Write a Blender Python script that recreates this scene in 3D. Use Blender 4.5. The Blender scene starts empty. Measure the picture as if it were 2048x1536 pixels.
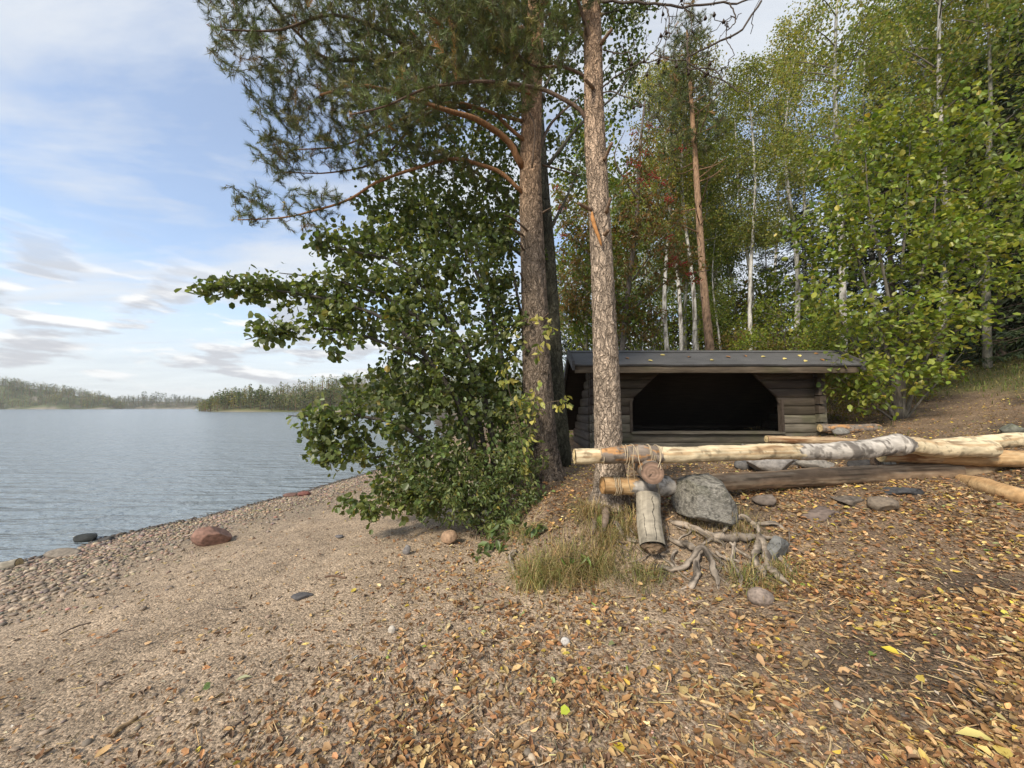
import bpy, math, random
import numpy as np
from mathutils import Matrix, Vector

random.seed(7)
rng = np.random.default_rng(11)
S = bpy.context.scene
COL = S.collection

# ------------------------------------------------------------------ camera
F_PX, CX, CY = 744.0, 1024.0, 768.0          # ultra-wide phone lens, in photograph pixels
PITCH = math.atan2(47.0, F_PX)
CAM = np.array([0.0, 0.0, 1.6])
cam = bpy.data.cameras.new('camera')
cam.sensor_width = 36.0
cam.lens = F_PX / 2048.0 * 36.0
cam.clip_start, cam.clip_end = 0.05, 6000.0
cam_o = bpy.data.objects.new('camera', cam)
cam_o.location = CAM
cam_o.rotation_euler = (math.pi / 2 + PITCH, 0, 0)
COL.objects.link(cam_o)
S.camera = cam_o

# ------------------------------------------------------------------ exposure, light
S.view_settings.view_transform = 'Standard'
S.view_settings.look = 'None'
S.view_settings.gamma = 1.0
S.view_settings.use_curve_mapping = False
S.view_settings.exposure = 1.70
S.render.engine = 'CYCLES'
S.cycles.use_denoising = True
S.cycles.max_bounces = 7
S.cycles.diffuse_bounces = 4
S.cycles.glossy_bounces = 3
S.cycles.transmission_bounces = 3
S.cycles.transparent_max_bounces = 6
S.cycles.sample_clamp_indirect = 4.0
S.cycles.sample_clamp_direct = 5.0

SUN_DIR = Vector((-0.50, -0.62, 0.64)).normalized()     # towards the sun: over the lake, behind the viewer
sun = bpy.data.lights.new('sun', 'SUN')
sun.energy = 1.5
sun.angle = math.radians(11)
sun.color = (1.0, 0.90, 0.75)
sun_o = bpy.data.objects.new('sun', sun)
sun_o.rotation_euler = SUN_DIR.to_track_quat('Z', 'Y').to_euler()
sun_o.location = (-30, -25, 40)
COL.objects.link(sun_o)


def build_world():
    w = bpy.data.worlds.new('World')
    S.world = w
    w.use_nodes = True
    nt = w.node_tree
    nt.nodes.clear()
    N, L = nt.nodes.new, nt.links.new
    out = N('ShaderNodeOutputWorld')
    sky = N('ShaderNodeTexSky')
    sky.sky_type = 'NISHITA'
    sky.sun_disc = False
    sky.sun_elevation = math.asin(SUN_DIR.z)
    sky.sun_rotation = math.atan2(SUN_DIR.x, SUN_DIR.y)
    sky.air_density, sky.dust_density, sky.ozone_density = 1.0, 0.6, 1.6
    b_sky = N('ShaderNodeBackground')
    b_sky.inputs['Strength'].default_value = 0.078
    L(sky.outputs[0], b_sky.inputs['Color'])

    tc = N('ShaderNodeTexCoord')
    sep = N('ShaderNodeSeparateXYZ')
    L(tc.outputs['Generated'], sep.inputs[0])

    def math_(op, a, b=None, c=None, clamp=False):
        m = N('ShaderNodeMath')
        m.operation = op
        m.use_clamp = clamp
        for i, v in enumerate((a, b, c)):
            if v is None:
                continue
            if isinstance(v, (int, float)):
                m.inputs[i].default_value = v
            else:
                L(v, m.inputs[i])
        return m.outputs[0]

    def ramp(x, lo, hi):
        m = N('ShaderNodeMapRange')
        m.interpolation_type = 'SMOOTHSTEP'
        L(x, m.inputs['Value'])
        m.inputs['From Min'].default_value = lo
        m.inputs['From Max'].default_value = hi
        return m.outputs[0]

    def noise(vec, scale, detail, rough, dist=0.0):
        n = N('ShaderNodeTexNoise')
        L(vec, n.inputs['Vector'])
        n.inputs['Scale'].default_value = scale
        n.inputs['Detail'].default_value = detail
        n.inputs['Roughness'].default_value = rough
        n.inputs['Distortion'].default_value = dist
        return n.outputs['Fac']

    X, Y, Z = sep.outputs
    zc = math_('MAXIMUM', Z, 0.0)
    inv = math_('DIVIDE', 1.0, math_('ADD', zc, 0.10))
    comb = N('ShaderNodeCombineXYZ')
    L(math_('MULTIPLY', X, inv), comb.inputs[0])
    L(math_('MULTIPLY', Y, inv), comb.inputs[1])
    # high thin streaks
    mp = N('ShaderNodeMapping')
    mp.inputs['Rotation'].default_value = (0, 0, math.radians(-28))
    mp.inputs['Scale'].default_value = (0.55, 1.5, 1.0)
    mp.inputs['Location'].default_value = (3.1, 1.7, 0.0)
    L(comb.outputs[0], mp.inputs[0])
    n1 = noise(mp.outputs[0], 0.9, 9.0, 0.60, 0.35)
    n1b = noise(comb.outputs[0], 0.55, 4.0, 0.5, 0.2)
    high = ramp(math_('ADD', math_('ADD', math_('MULTIPLY', n1, 0.75), math_('MULTIPLY', n1b, 0.25)), math_('MULTIPLY', X, 0.05)), 0.35, 0.58)
    high = math_('MAXIMUM', math_('MULTIPLY', high, 0.90), 0.24)
    veil = math_('SUBTRACT', 1.0, ramp(Z, 0.05, 0.34))                # whitening towards the horizon
    veil = math_('MULTIPLY', veil, 0.86)
    white = math_('MAXIMUM', high, veil)
    # low grey heaps, long and flat
    comb2 = N('ShaderNodeCombineXYZ')
    L(X, comb2.inputs[0]); L(Y, comb2.inputs[1]); L(math_('MULTIPLY', Z, 4.0), comb2.inputs[2])
    n2 = noise(comb2.outputs[0], 9.0, 7.0, 0.52, 0.1)
    # the same noise a little higher up: bases darker than tops
    comb3 = N('ShaderNodeCombineXYZ')
    L(X, comb3.inputs[0]); L(Y, comb3.inputs[1]); L(math_('MULTIPLY', math_('ADD', Z, 0.016), 4.0), comb3.inputs[2])
    n3 = noise(comb3.outputs[0], 9.0, 7.0, 0.52, 0.1)
    band = math_('MULTIPLY', ramp(Z, 0.015, 0.06), math_('SUBTRACT', 1.0, ramp(Z, 0.17, 0.36)))
    low = math_('MULTIPLY', ramp(n2, 0.46, 0.60), band)
    thick = ramp(n3, 0.42, 0.58)                                      # cloud above this point = shaded base

    mixw = N('ShaderNodeMix'); mixw.data_type = 'RGBA'
    L(thick, mixw.inputs[0])
    mixw.inputs[6].default_value = (0.64, 0.635, 0.625, 1)
    mixw.inputs[7].default_value = (0.37, 0.375, 0.395, 1)
    b_low = N('ShaderNodeBackground'); L(mixw.outputs[2], b_low.inputs['Color']); b_low.inputs['Strength'].default_value = 0.52
    b_hi = N('ShaderNodeBackground')
    mixh = N('ShaderNodeMix'); mixh.data_type = 'RGBA'
    L(noise(mp.outputs[0], 2.2, 6.0, 0.6), mixh.inputs[0])
    mixh.inputs[6].default_value = (0.45, 0.475, 0.52, 1)
    mixh.inputs[7].default_value = (0.64, 0.665, 0.68, 1)
    L(mixh.outputs[2], b_hi.inputs['Color'])
    b_hi.inputs['Strength'].default_value = 0.47
    m1 = N('ShaderNodeMixShader'); L(white, m1.inputs[0]); L(b_sky.outputs[0], m1.inputs[1]); L(b_hi.outputs[0], m1.inputs[2])
    m2 = N('ShaderNodeMixShader'); L(math_('MULTIPLY', low, 0.85), m2.inputs[0]); L(m1.outputs[0], m2.inputs[1]); L(b_low.outputs[0], m2.inputs[2])
    L(m2.outputs[0], out.inputs['Surface'])


build_world()

# ------------------------------------------------------------------ maths helpers
CP, SP = math.cos(PITCH), math.sin(PITCH)


def ray(px, py):
    xr = (np.asarray(px, float) - CX) / F_PX
    yc = (CY - np.asarray(py, float)) / F_PX
    return np.stack([xr, CP - yc * SP, SP + yc * CP], -1)


def PY(px, py, Y):
    """the point of the place at depth Y (metres ahead) that lies on this line of sight"""
    d = ray(px, py)
    return CAM + d * (np.asarray(Y, float) / d[..., 1])[..., None]


def project(P):
    P = np.asarray(P, float) - CAM
    f = P[..., 1] * CP + P[..., 2] * SP
    u = -P[..., 1] * SP + P[..., 2] * CP
    f = np.maximum(f, 1e-6)
    return CX + F_PX * P[..., 0] / f, CY - F_PX * u / f, f


def sstep(a, b, x):
    t = np.clip((x - a) / (b - a), 0, 1)
    return t * t * (3 - 2 * t)


_T = np.random.default_rng(5).random(4096)


def vnoise(p):
    p = np.asarray(p, float)
    i = np.floor(p).astype(np.int64)
    f = p - i
    f = f * f * (3 - 2 * f)

    def h(a, b, c):
        return _T[(a * 73856093 ^ b * 19349663 ^ c * 83492791) & 4095]
    x, y, z = i[..., 0], i[..., 1], i[..., 2]
    fx, fy, fz = f[..., 0], f[..., 1], f[..., 2]
    r = 0
    for dx in (0, 1):
        for dy in (0, 1):
            for dz in (0, 1):
                r = r + h(x + dx, y + dy, z + dz) * (fx if dx else 1 - fx) * (fy if dy else 1 - fy) * (fz if dz else 1 - fz)
    return r


def fbm(p, scale=1.0, octaves=4, gain=0.5):
    p = np.asarray(p, float) * scale
    a, s, t = 1.0, 0.0, 0.0
    for k in range(octaves):
        s = s + a * vnoise(p + 17.3 * k)
        t += a
        a *= gain
        p = p * 2.03
    return s / t


def fbm2(x, y, scale=1.0, octaves=4, gain=0.5, seed=0.0):
    return fbm(np.stack([np.asarray(x, float), np.asarray(y, float), np.full(np.shape(x), seed)], -1), scale, octaves, gain)


def nrm(v):
    return v / np.maximum(np.linalg.norm(v, axis=-1, keepdims=True), 1e-9)


# ------------------------------------------------------------------ the lie of the land (water level 0)
_SY = np.array([-900, -60, -10, 0, 3.8, 4.5, 5.6, 7.1, 8.9, 14, 25, 60, 200, 900], float)
_SX = np.array([-60, -12, -6.0, -5.45, -5.15, -5.02, -4.55, -3.97, -3.58, -2.9, -3.2, -10, -60, -300], float)


def shore_x(y):
    return np.interp(y, _SY, _SX)


def bank_mask(x, y):
    d1 = x + 0.05 + 0.22 * (y - 2.6)
    wob = (fbm2(x, y, 2.3, 3, seed=3.0) - 0.5) * 0.35
    d2 = y - (2.42 - 0.55 * np.maximum(x - 1.75, 0)) 
    w2 = 0.42 + np.maximum(x - 1.6, 0) * 0.75
    return sstep(0, 0.75, d1 + wob) * sstep(0, 1, (d2 + wob) / w2)


def height(x, y, rough=True):
    x = np.asarray(x, float); y = np.asarray(y, float)
    d = x - shore_x(y)
    beach = np.where(d < 0, np.maximum(0.10 * d, -2.0), 0.086 * np.minimum(d, 7.5) + 0.03 * np.maximum(d - 7.5, 0))
    up = 0.775 + 0.064 * np.clip(x, -3, 40) + 0.2 * np.logaddexp(0, np.clip(x + 0.3 * y - 9, -30, 60))
    m = bank_mask(x, y)
    z = beach + np.maximum(up - beach, 0) * m - .15 * np.exp(-((x - 3.3) / 2.3) ** 2 - ((y - 6.6) / 1.5) ** 2) + .11 * np.exp(-((x - 1.36) / .42) ** 2 - ((y - 2.52) / .26) ** 2)
    if rough:
        land = sstep(-0.2, 0.6, d)
        z = z + land * ((fbm2(x, y, 0.9, 3, seed=1.0) - 0.5) * 0.10 + (fbm2(x, y, 5.0, 3, seed=2.0) - 0.5) * 0.044
                        + (fbm2(x, y, 19.0, 2, seed=4.0) - 0.5) * 0.012)
        z = z + (1 - land) * sstep(-1.2, -0.2, d) * (fbm2(x, y, 1.4, 3, seed=6.0) - 0.5) * 0.03
    return z


def G(px, py):
    """where a line of sight meets the ground"""
    d = ray(np.atleast_1d(px), np.atleast_1d(py))
    t = np.geomspace(.4, 40, 420)
    q = CAM + d[:, None] * t[None, :, None]
    g = q[..., 2] - height(q[..., 0], q[..., 1])
    k = np.maximum(np.argmax(g < 0, 1), 1)
    i = np.arange(len(d))
    a, b = t[k - 1], t[k]
    for _ in range(9):
        m = (a + b) / 2
        q = CAM + d * m[:, None]
        up = q[:, 2] > height(q[:, 0], q[:, 1])
        a, b = np.where(up, m, a), np.where(up, b, m)
    q = CAM + d * a[:, None]
    q[:, 2] = height(q[:, 0], q[:, 1])
    return q if np.ndim(px) else q[0]


# ------------------------------------------------------------------ object helpers
def tag(o, label=None, cat=None, group=None, kind=None):
    if label: o['label'] = label
    if cat: o['category'] = cat
    if group: o['group'] = group
    if kind: o['kind'] = kind
    return o


def thing(name, label, cat, loc=(0, 0, 0), group=None, rotz=0.0):
    o = bpy.data.objects.new(name, None)
    o.empty_display_size = 0.1
    o.location = [float(v) for v in loc]
    o.rotation_euler = (0, 0, rotz)
    COL.objects.link(o)
    return tag(o, label, cat, group)


def mesh_data(name, V, faces, C=None, mat=None, smooth=True):
    me = bpy.data.meshes.new(name)
    V = np.ascontiguousarray(V, np.float32)
    me.vertices.add(len(V))
    me.vertices.foreach_set('co', V.ravel())
    li, ls, n = [], [], 0
    for f in faces:
        f = np.asarray(f, np.int32)
        if len(f) == 0:
            continue
        k = f.shape[1]
        li.append(f.ravel())
        ls.append(n + np.arange(len(f), dtype=np.int32) * k)
        n += f.size
    li = np.concatenate(li); ls = np.concatenate(ls).astype(np.int32)
    me.loops.add(len(li))
    me.loops.foreach_set('vertex_index', li.astype(np.int32))
    me.polygons.add(len(ls))
    me.polygons.foreach_set('loop_start', ls)
    me.polygons.foreach_set('use_smooth', np.full(len(ls), bool(smooth)))
    if C is not None:
        a = me.attributes.new('Col', 'FLOAT_COLOR', 'POINT')
        c = np.ones((len(V), 4), np.float32)
        c[:, :3] = C
        a.data.foreach_set('color', c.ravel())
    me.update(calc_edges=True)
    me.validate()
    if mat:
        me.materials.append(mat)
    return me


class MB:
    def __init__(self):
        self.V, self.F, self.C, self.n = [], [], [], 0

    def add(self, V, F, C=(0.5, 0.5, 0.5)):
        V = np.asarray(V, float).reshape(-1, 3)
        C = np.broadcast_to(np.asarray(C, float), V.shape)
        self.V.append(V); self.C.append(C)
        for f in (F if isinstance(F, (list, tuple)) else [F]):
            f = np.asarray(f)
            if len(f):
                self.F.append(f + self.n)
        self.n += len(V)
        return self

    def data(self, name, mat, smooth=True, origin=(0, 0, 0)):
        return mesh_data(name, np.concatenate(self.V) - np.asarray(origin, float), self.F, np.concatenate(self.C), mat, smooth)

    def build(self, name, mat, parent=None, smooth=True, origin=None):
        if origin is None:
            origin = tuple(parent.location) if parent and parent.parent is None else (0, 0, 0)
            if parent and parent.parent is not None:
                origin = tuple(Vector(parent.parent.location) + Vector(parent.location))
        o = bpy.data.objects.new(name, self.data(name, mat, smooth, origin))
        if parent:
            o.parent = parent
        else:
            o.location = [float(v) for v in origin]
        COL.objects.link(o)
        return o


def solo(mb, name, mat, label, cat, base, group=None, smooth=True):
    """a thing that is one mesh, its origin at its base"""
    o = mb.build(name, mat, None, smooth, origin=base)
    return tag(o, label, cat, group)


def frames(path):
    path = np.asarray(path, float)
    t = np.gradient(path, axis=0)
    t = nrm(t)
    up = np.array([0, 0, 1.0]) if abs(t[0][2]) < 0.9 else np.array([1.0, 0, 0])
    n = np.zeros_like(path); b = np.zeros_like(path)
    a = np.cross(t[0], up); a /= np.linalg.norm(a)
    for i in range(len(path)):
        a = a - t[i] * np.dot(a, t[i]); a /= max(np.linalg.norm(a), 1e-9)
        n[i] = a; b[i] = np.cross(t[i], a)
    return t, n, b


def tube(path, radii, sides=8, cap=True, disp=None, col=(0.2, 0.15, 0.1), flat=None):
    """round limb along path; disp(points, angle, along)->extra radius factor; col a colour or f(points, angle, along)"""
    path = np.asarray(path, float)
    m = len(path)
    radii = np.broadcast_to(np.asarray(radii, float), (m,))
    t, n, b = frames(path)
    ang = np.arange(sides) / sides * 2 * np.pi
    ca, sa = np.cos(ang), np.sin(ang)
    if flat is not None:
        sa = sa * flat
    ringd = n[:, None, :] * ca[None, :, None] + b[:, None, :] * sa[None, :, None]
    P = path[:, None, :] + ringd * radii[:, None, None]
    A = np.broadcast_to(ang[None, :], (m, sides)); K = np.broadcast_to(np.linspace(0, 1, m)[:, None], (m, sides))
    if disp is not None:
        P = path[:, None, :] + ringd * (radii[:, None] * (1 + disp(P, A, K)))[:, :, None]
    C = col(P, A, K) if callable(col) else np.broadcast_to(np.asarray(col, float), P.shape)
    V = P.reshape(-1, 3); C = np.asarray(C).reshape(-1, 3)
    i = np.arange(m - 1)[:, None] * sides; j = np.arange(sides)[None, :]; j2 = (j + 1) % sides
    Q = np.stack([i + j, i + j2, i + sides + j2, i + sides + j], -1).reshape(-1, 4)
    F = [Q]
    if cap:
        V = np.concatenate([V, path[:1], path[-1:]]); C = np.concatenate([C, C[:1], C[-1:]])
        k = len(V) - 2
        j = np.arange(sides); j2 = (j + 1) % sides
        F.append(np.stack([np.full(sides, k), j2, j], -1))
        o = (m - 1) * sides
        F.append(np.stack([np.full(sides, k + 1), o + j, o + j2], -1))
    return V, F, C


def spline(pts, n):
    """smooth curve through points (Catmull-Rom), n samples"""
    p = np.asarray(pts, float)
    if len(p) == 2:
        return p[0] + (p[1] - p[0]) * np.linspace(0, 1, n)[:, None]
    q = np.concatenate([[2 * p[0] - p[1]], p, [2 * p[-1] - p[-2]]])
    u = np.linspace(0, len(p) - 1 - 1e-6, n)
    i = u.astype(int); f = (u - i)[:, None]
    a, b, c, d = q[i], q[i + 1], q[i + 2], q[i + 3]
    return 0.5 * (2 * b + (c - a) * f + (2 * a - 5 * b + 4 * c - d) * f ** 2 + (3 * b - a - 3 * c + d) * f ** 3)


def prisms(A, B, ra, rb, sides=3):
    """many thin straight twigs at once"""
    A, B = np.asarray(A, float), np.asarray(B, float)
    n = len(A)
    ra = np.broadcast_to(ra, (n,)); rb = np.broadcast_to(rb, (n,))
    t = nrm(B - A)
    ref = np.where(np.abs(t[:, 2:3]) < 0.9, np.array([[0, 0, 1.0]]), np.array([[1.0, 0, 0]]))
    u = nrm(np.cross(t, ref)); v = np.cross(t, u)
    ang = np.arange(sides) / sides * 2 * np.pi
    d = u[:, None] * np.cos(ang)[None, :, None] + v[:, None] * np.sin(ang)[None, :, None]
    V = np.concatenate([A[:, None] + d * ra[:, None, None], B[:, None] + d * rb[:, None, None]], 1).reshape(-1, 3)
    o = np.arange(n)[:, None] * 2 * sides
    j = np.arange(sides)[None]; j2 = (j + 1) % sides
    F = np.stack([o + j, o + j2, o + sides + j2, o + sides + j], -1).reshape(-1, 4)
    return V, [F]


# leaf outlines: (across, along, up) of a unit leaf; folded along its midrib
LEAF_SHAPES = {
    'diamond': (np.array([[0, 0, 0], [-.5, .45, .10], [0, 1, -.06], [.5, .45, .10]], float), np.array([[0, 3, 2], [0, 2, 1]])),
    'round': (np.array([[0, 0, 0], [-.42, .32, .09], [-.40, .78, .05], [0, 1.0, -.10], [.40, .78, .05], [.42, .32, .09]], float),
              np.array([[0, 5, 4, 3], [0, 3, 2, 1]])),
    'oval': (np.array([[0, 0, 0], [-.36, .25, .08], [-.40, .58, .08], [0, 1.0, -.14], [.40, .58, .08], [.36, .25, .08]], float),
             np.array([[0, 5, 4, 3], [0, 3, 2, 1]])),
    'folded': (np.array([[0, 0, 0], [-.25, .30, .30], [-.22, .70, .34], [0, 1.0, .10], [.30, .66, .30], [.30, .28, .26]], float),
               np.array([[0, 5, 4, 3], [0, 3, 2, 1]])),
    'cupped': (np.array([[0, 0, .02], [-.46, .35, .18], [-.36, .78, .05], [.05, 1.0, .20], [.42, .72, .22], [.40, .26, .02], [0, .5, -.05]], float),
               np.array([[0, 6, 1], [6, 2, 1], [6, 3, 2], [6, 4, 3], [6, 5, 4], [0, 5, 6]])),
    'curled': (np.array([[0, 0, 0], [-.40, .28, .22], [-.34, .70, .30], [0, 1.0, .24], [.34, .70, .16], [.42, .28, .12], [0, .5, -.02]], float),
               np.array([[0, 6, 1], [6, 2, 1], [6, 3, 2], [6, 4, 3], [6, 5, 4], [0, 5, 6]])),
}


def leaf_axes(axis, normal):
    y = nrm(axis)
    z = nrm(normal - y * np.sum(normal * y, -1, keepdims=True))
    x = np.cross(y, z)
    return x, y, z


def leaves(pos, axis, normal, length, width, shape='round'):
    T, F = LEAF_SHAPES[shape]
    n, k = len(pos), len(T)
    x, y, z = leaf_axes(axis, normal)
    L = np.broadcast_to(length, (n,))[:, None, None]; W = np.broadcast_to(width, (n,))[:, None, None]
    V = pos[:, None] + x[:, None] * (T[None, :, :1] * W) + y[:, None] * (T[None, :, 1:2] * L) + z[:, None] * (T[None, :, 2:] * L)
    FF = (F[None] + (np.arange(n) * k)[:, None, None]).reshape(-1, F.shape[1])
    return V.reshape(-1, 3), [FF], k


def rand_dirs(n):
    return nrm(rng.normal(size=(n, 3)))


def pick(palette, n, weights=None, jitter=0.18, hue=0.35):
    p = np.asarray(palette, float)
    w = None if weights is None else np.asarray(weights, float) / np.sum(weights)
    c = p[rng.choice(len(p), n, p=w)]
    return np.clip(c * np.exp(rng.normal(0, jitter, (n, 1))) * np.exp(rng.normal(0, jitter * hue, (n, 3))), 0.004, 0.95)


# ------------------------------------------------------------------ materials
def new_mat(name):
    m = bpy.data.materials.new(name)
    m.use_nodes = True
    nt = m.node_tree
    return m, nt, nt.nodes['Principled BSDF'], nt.nodes['Material Output']


def mat_col(name, rough=0.85, spec=0.3, scale=30.0, var=0.35, bump=0.4, dist=0.01, stretch=(1, 1, 1), detail=6.0):
    """colour from the mesh's own colour layer, broken up by fine grain and relief"""
    m, nt, bs, _ = new_mat(name)
    N, L = nt.nodes.new, nt.links.new
    a = N('ShaderNodeAttribute'); a.attribute_name = 'Col'
    tc = N('ShaderNodeTexCoord'); mp = N('ShaderNodeMapping'); mp.inputs['Scale'].default_value = stretch
    L(tc.outputs['Object'], mp.inputs[0])
    n = N('ShaderNodeTexNoise'); n.inputs['Scale'].default_value = scale; n.inputs['Detail'].default_value = detail
    n.inputs['Roughness'].default_value = 0.62
    L(mp.outputs[0], n.inputs['Vector'])
    mr = N('ShaderNodeMapRange'); L(n.outputs['Fac'], mr.inputs[0])
    mr.inputs[1].default_value, mr.inputs[2].default_value = 0.28, 0.72
    mr.inputs[3].default_value, mr.inputs[4].default_value = 1 - var, 1 + var
    mx = N('ShaderNodeVectorMath'); mx.operation = 'SCALE'
    L(a.outputs['Color'], mx.inputs[0]); L(mr.outputs[0], mx.inputs['Scale'])
    L(mx.outputs[0], bs.inputs['Base Color'])
    bs.inputs['Roughness'].default_value = rough
    bs.inputs['Specular IOR Level'].default_value = spec
    if bump:
        b = N('ShaderNodeBump'); b.inputs['Strength'].default_value = bump; b.inputs['Distance'].default_value = dist
        L(n.outputs['Fac'], b.inputs['Height']); L(b.outputs[0], bs.inputs['Normal'])
    return m


def mat_leaf(name, trans=0.42, rough=0.42, spec=0.5, glow=(1.25, 1.25, 0.55)):
    m, nt, bs, out = new_mat(name)
    N, L = nt.nodes.new, nt.links.new
    a = N('ShaderNodeAttribute'); a.attribute_name = 'Col'
    oi = N('ShaderNodeObjectInfo')
    mr = N('ShaderNodeMapRange'); L(oi.outputs['Random'], mr.inputs[0]); mr.inputs[3].default_value, mr.inputs[4].default_value = 0.82, 1.2
    sc = N('ShaderNodeVectorMath'); sc.operation = 'SCALE'; L(a.outputs['Color'], sc.inputs[0]); L(mr.outputs[0], sc.inputs['Scale'])
    L(sc.outputs[0], bs.inputs['Base Color'])
    bs.inputs['Roughness'].default_value = rough; bs.inputs['Specular IOR Level'].default_value = spec
    t = N('ShaderNodeBsdfTranslucent')
    v = N('ShaderNodeVectorMath'); v.operation = 'MULTIPLY'; L(sc.outputs[0], v.inputs[0]); v.inputs[1].default_value = glow
    L(v.outputs[0], t.inputs['Color'])
    mx = N('ShaderNodeMixShader'); mx.inputs[0].default_value = trans
    L(bs.outputs[0], mx.inputs[1]); L(t.outputs[0], mx.inputs[2]); L(mx.outputs[0], out.inputs['Surface'])
    return m


M_BARK = mat_col('pine_bark', 0.92, 0.2, 42, 0.42, 0.9, 0.02, (1, 1, 0.32))


def mat_plates(name):
    """pine bark: flaky plates parted by deep furrows"""
    m, nt, bs, _ = new_mat(name)
    N, L = nt.nodes.new, nt.links.new
    a = N('ShaderNodeAttribute'); a.attribute_name = 'Col'
    tc = N('ShaderNodeTexCoord')
    wn = N('ShaderNodeTexNoise'); wn.inputs['Scale'].default_value = 7; wn.inputs['Detail'].default_value = 4
    L(tc.outputs['Object'], wn.inputs['Vector'])
    ws = N('ShaderNodeVectorMath'); ws.operation = 'SCALE'; L(wn.outputs['Color'], ws.inputs[0]); ws.inputs['Scale'].default_value = .16
    wa = N('ShaderNodeVectorMath'); wa.operation = 'ADD'; L(tc.outputs['Object'], wa.inputs[0]); L(ws.outputs[0], wa.inputs[1])
    hs = []
    for sc in ((27, 27, 5.5), (62, 62, 17)):
        mp = N('ShaderNodeMapping'); mp.inputs['Scale'].default_value = sc; L(wa.outputs[0], mp.inputs[0])
        v = N('ShaderNodeTexVoronoi'); v.feature = 'DISTANCE_TO_EDGE'; v.inputs['Scale'].default_value = 1.0; L(mp.outputs[0], v.inputs['Vector'])
        r = N('ShaderNodeMapRange'); r.interpolation_type = 'SMOOTHSTEP'; L(v.outputs['Distance'], r.inputs[0]); r.inputs[2].default_value = .16
        hs.append((r.outputs[0], mp))
    vc = N('ShaderNodeTexVoronoi'); vc.inputs['Scale'].default_value = 1.0; L(hs[1][1].outputs[0], vc.inputs['Vector'])
    sp = N('ShaderNodeSeparateColor'); L(vc.outputs['Color'], sp.inputs[0])
    n = N('ShaderNodeTexNoise'); n.inputs['Scale'].default_value = 90; n.inputs['Detail'].default_value = 5; L(tc.outputs['Object'], n.inputs['Vector'])
    def mr(x, lo, hi, a0=0.0, a1=1.0):
        q = N('ShaderNodeMapRange'); L(x, q.inputs[0]); q.inputs[1].default_value, q.inputs[2].default_value = a0, a1; q.inputs[3].default_value, q.inputs[4].default_value = lo, hi
        return q.outputs[0]
    def mul(x, y, op='MULTIPLY'):
        q = N('ShaderNodeMath'); q.operation = op; L(x, q.inputs[0])
        if isinstance(y, float): q.inputs[1].default_value = y
        else: L(y, q.inputs[1])
        return q.outputs[0]
    f = mul(mul(mr(hs[0][0], .62, 1.04), mr(hs[1][0], .72, 1.05)), mul(mr(sp.outputs[0], .84, 1.16), mr(n.outputs['Fac'], .72, 1.28, .3, .7)))
    sc = N('ShaderNodeVectorMath'); sc.operation = 'SCALE'; L(a.outputs['Color'], sc.inputs[0]); L(f, sc.inputs['Scale'])
    L(sc.outputs[0], bs.inputs['Base Color'])
    bs.inputs['Roughness'].default_value = .93; bs.inputs['Specular IOR Level'].default_value = .15
    h = mul(mul(hs[0][0], 1.0), mul(mul(hs[1][0], .45), mul(n.outputs['Fac'], .25), 'ADD'), 'ADD')
    b = N('ShaderNodeBump'); b.inputs['Strength'].default_value = 1.0; b.inputs['Distance'].default_value = .011
    L(h, b.inputs['Height']); L(b.outputs[0], bs.inputs['Normal'])
    return m


M_PLATE = mat_plates('pine_bark_plates')
M_TWIG = mat_col('twig_bark', 0.9, 0.2, 60, 0.35, 0.4, 0.004)
M_LEAF = mat_leaf('green_leaf')
M_FARLEAF = mat_leaf('forest_leaf', 0.48, 0.6, 0.3)
M_NEEDLE = mat_leaf('needle', 0.2, 0.55, 0.35, (1.1, 1.1, 0.7))
M_LITTER = mat_leaf('dry_leaf', 0.12, 0.65, 0.3, (1.1, 1.0, 0.8))
M_STONE = mat_col('stone', 0.82, 0.35, 26, 0.38, 0.55, 0.012)
M_ROCK = mat_col('rough_rock', 0.9, 0.25, 62, 0.62, 1.0, 0.012, (1, 1, 2.2), 9.0)
M_PEBBLE = mat_col('pebble', 0.7, 0.4, 80, 0.25, 0.2, 0.003)
M_WOOD = mat_col('weathered_wood', 0.85, 0.25, 28, 0.40, 0.5, 0.006, (0.12, 1, 1))
M_LOG = mat_col('log_wood', 0.8, 0.25, 34, 0.30, 0.5, 0.006, (0.22, 1, 1))
M_FELT = mat_col('roofing_felt', 0.75, 0.4, 140, 0.30, 0.5, 0.003)
M_GRASS = mat_leaf('grass', 0.3, 0.6, 0.3, (1.1, 1.1, 0.6))
M_ROPE = mat_col('twine', 0.95, 0.1, 200, 0.3, 0.3, 0.001)

# ================================================================== THE SETTING
def grow_axis(lo, hi, step, far, k=1.16):
    a = list(np.arange(lo, hi + 1e-6, step))
    s = step
    while a[-1] < far:
        s = min(s * k, 60); a.append(a[-1] + s)
    s = step; b = []
    x = lo
    while x > -far:
        s = min(s * k, 60); x -= s; b.append(x)
    return np.array(b[::-1] + a)


def ground_masks(x, y):
    d = x - shore_x(y)
    bank = bank_mask(x, y)
    wob = (fbm2(x, y, 1.1, 4, seed=9.0) - 0.5)
    right = sstep(0.2, 2.4, x - 0.25 * (2.2 - y) + 1.6 * wob)
    soil = np.clip(np.maximum(bank, right), 0, 1)
    gravel = sstep(2.7, 1.2, d + 1.5 * wob)
    grass = sstep(0.35, 0.75, fbm2(x, y, 0.7, 4, seed=12.0) + 0.20 * (x - 8.5) + 0.06 * (y - 9)) * sstep(5.6, 7.5, x)
    return d, soil, gravel, grass


_DAMP = np.array([[1850., 1345., .34, .20], [1960., 1170., .25, .13], [1740., 1330., .22, .14]])
_DAMP_P = [G(a[0], a[1]) for a in _DAMP]


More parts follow.
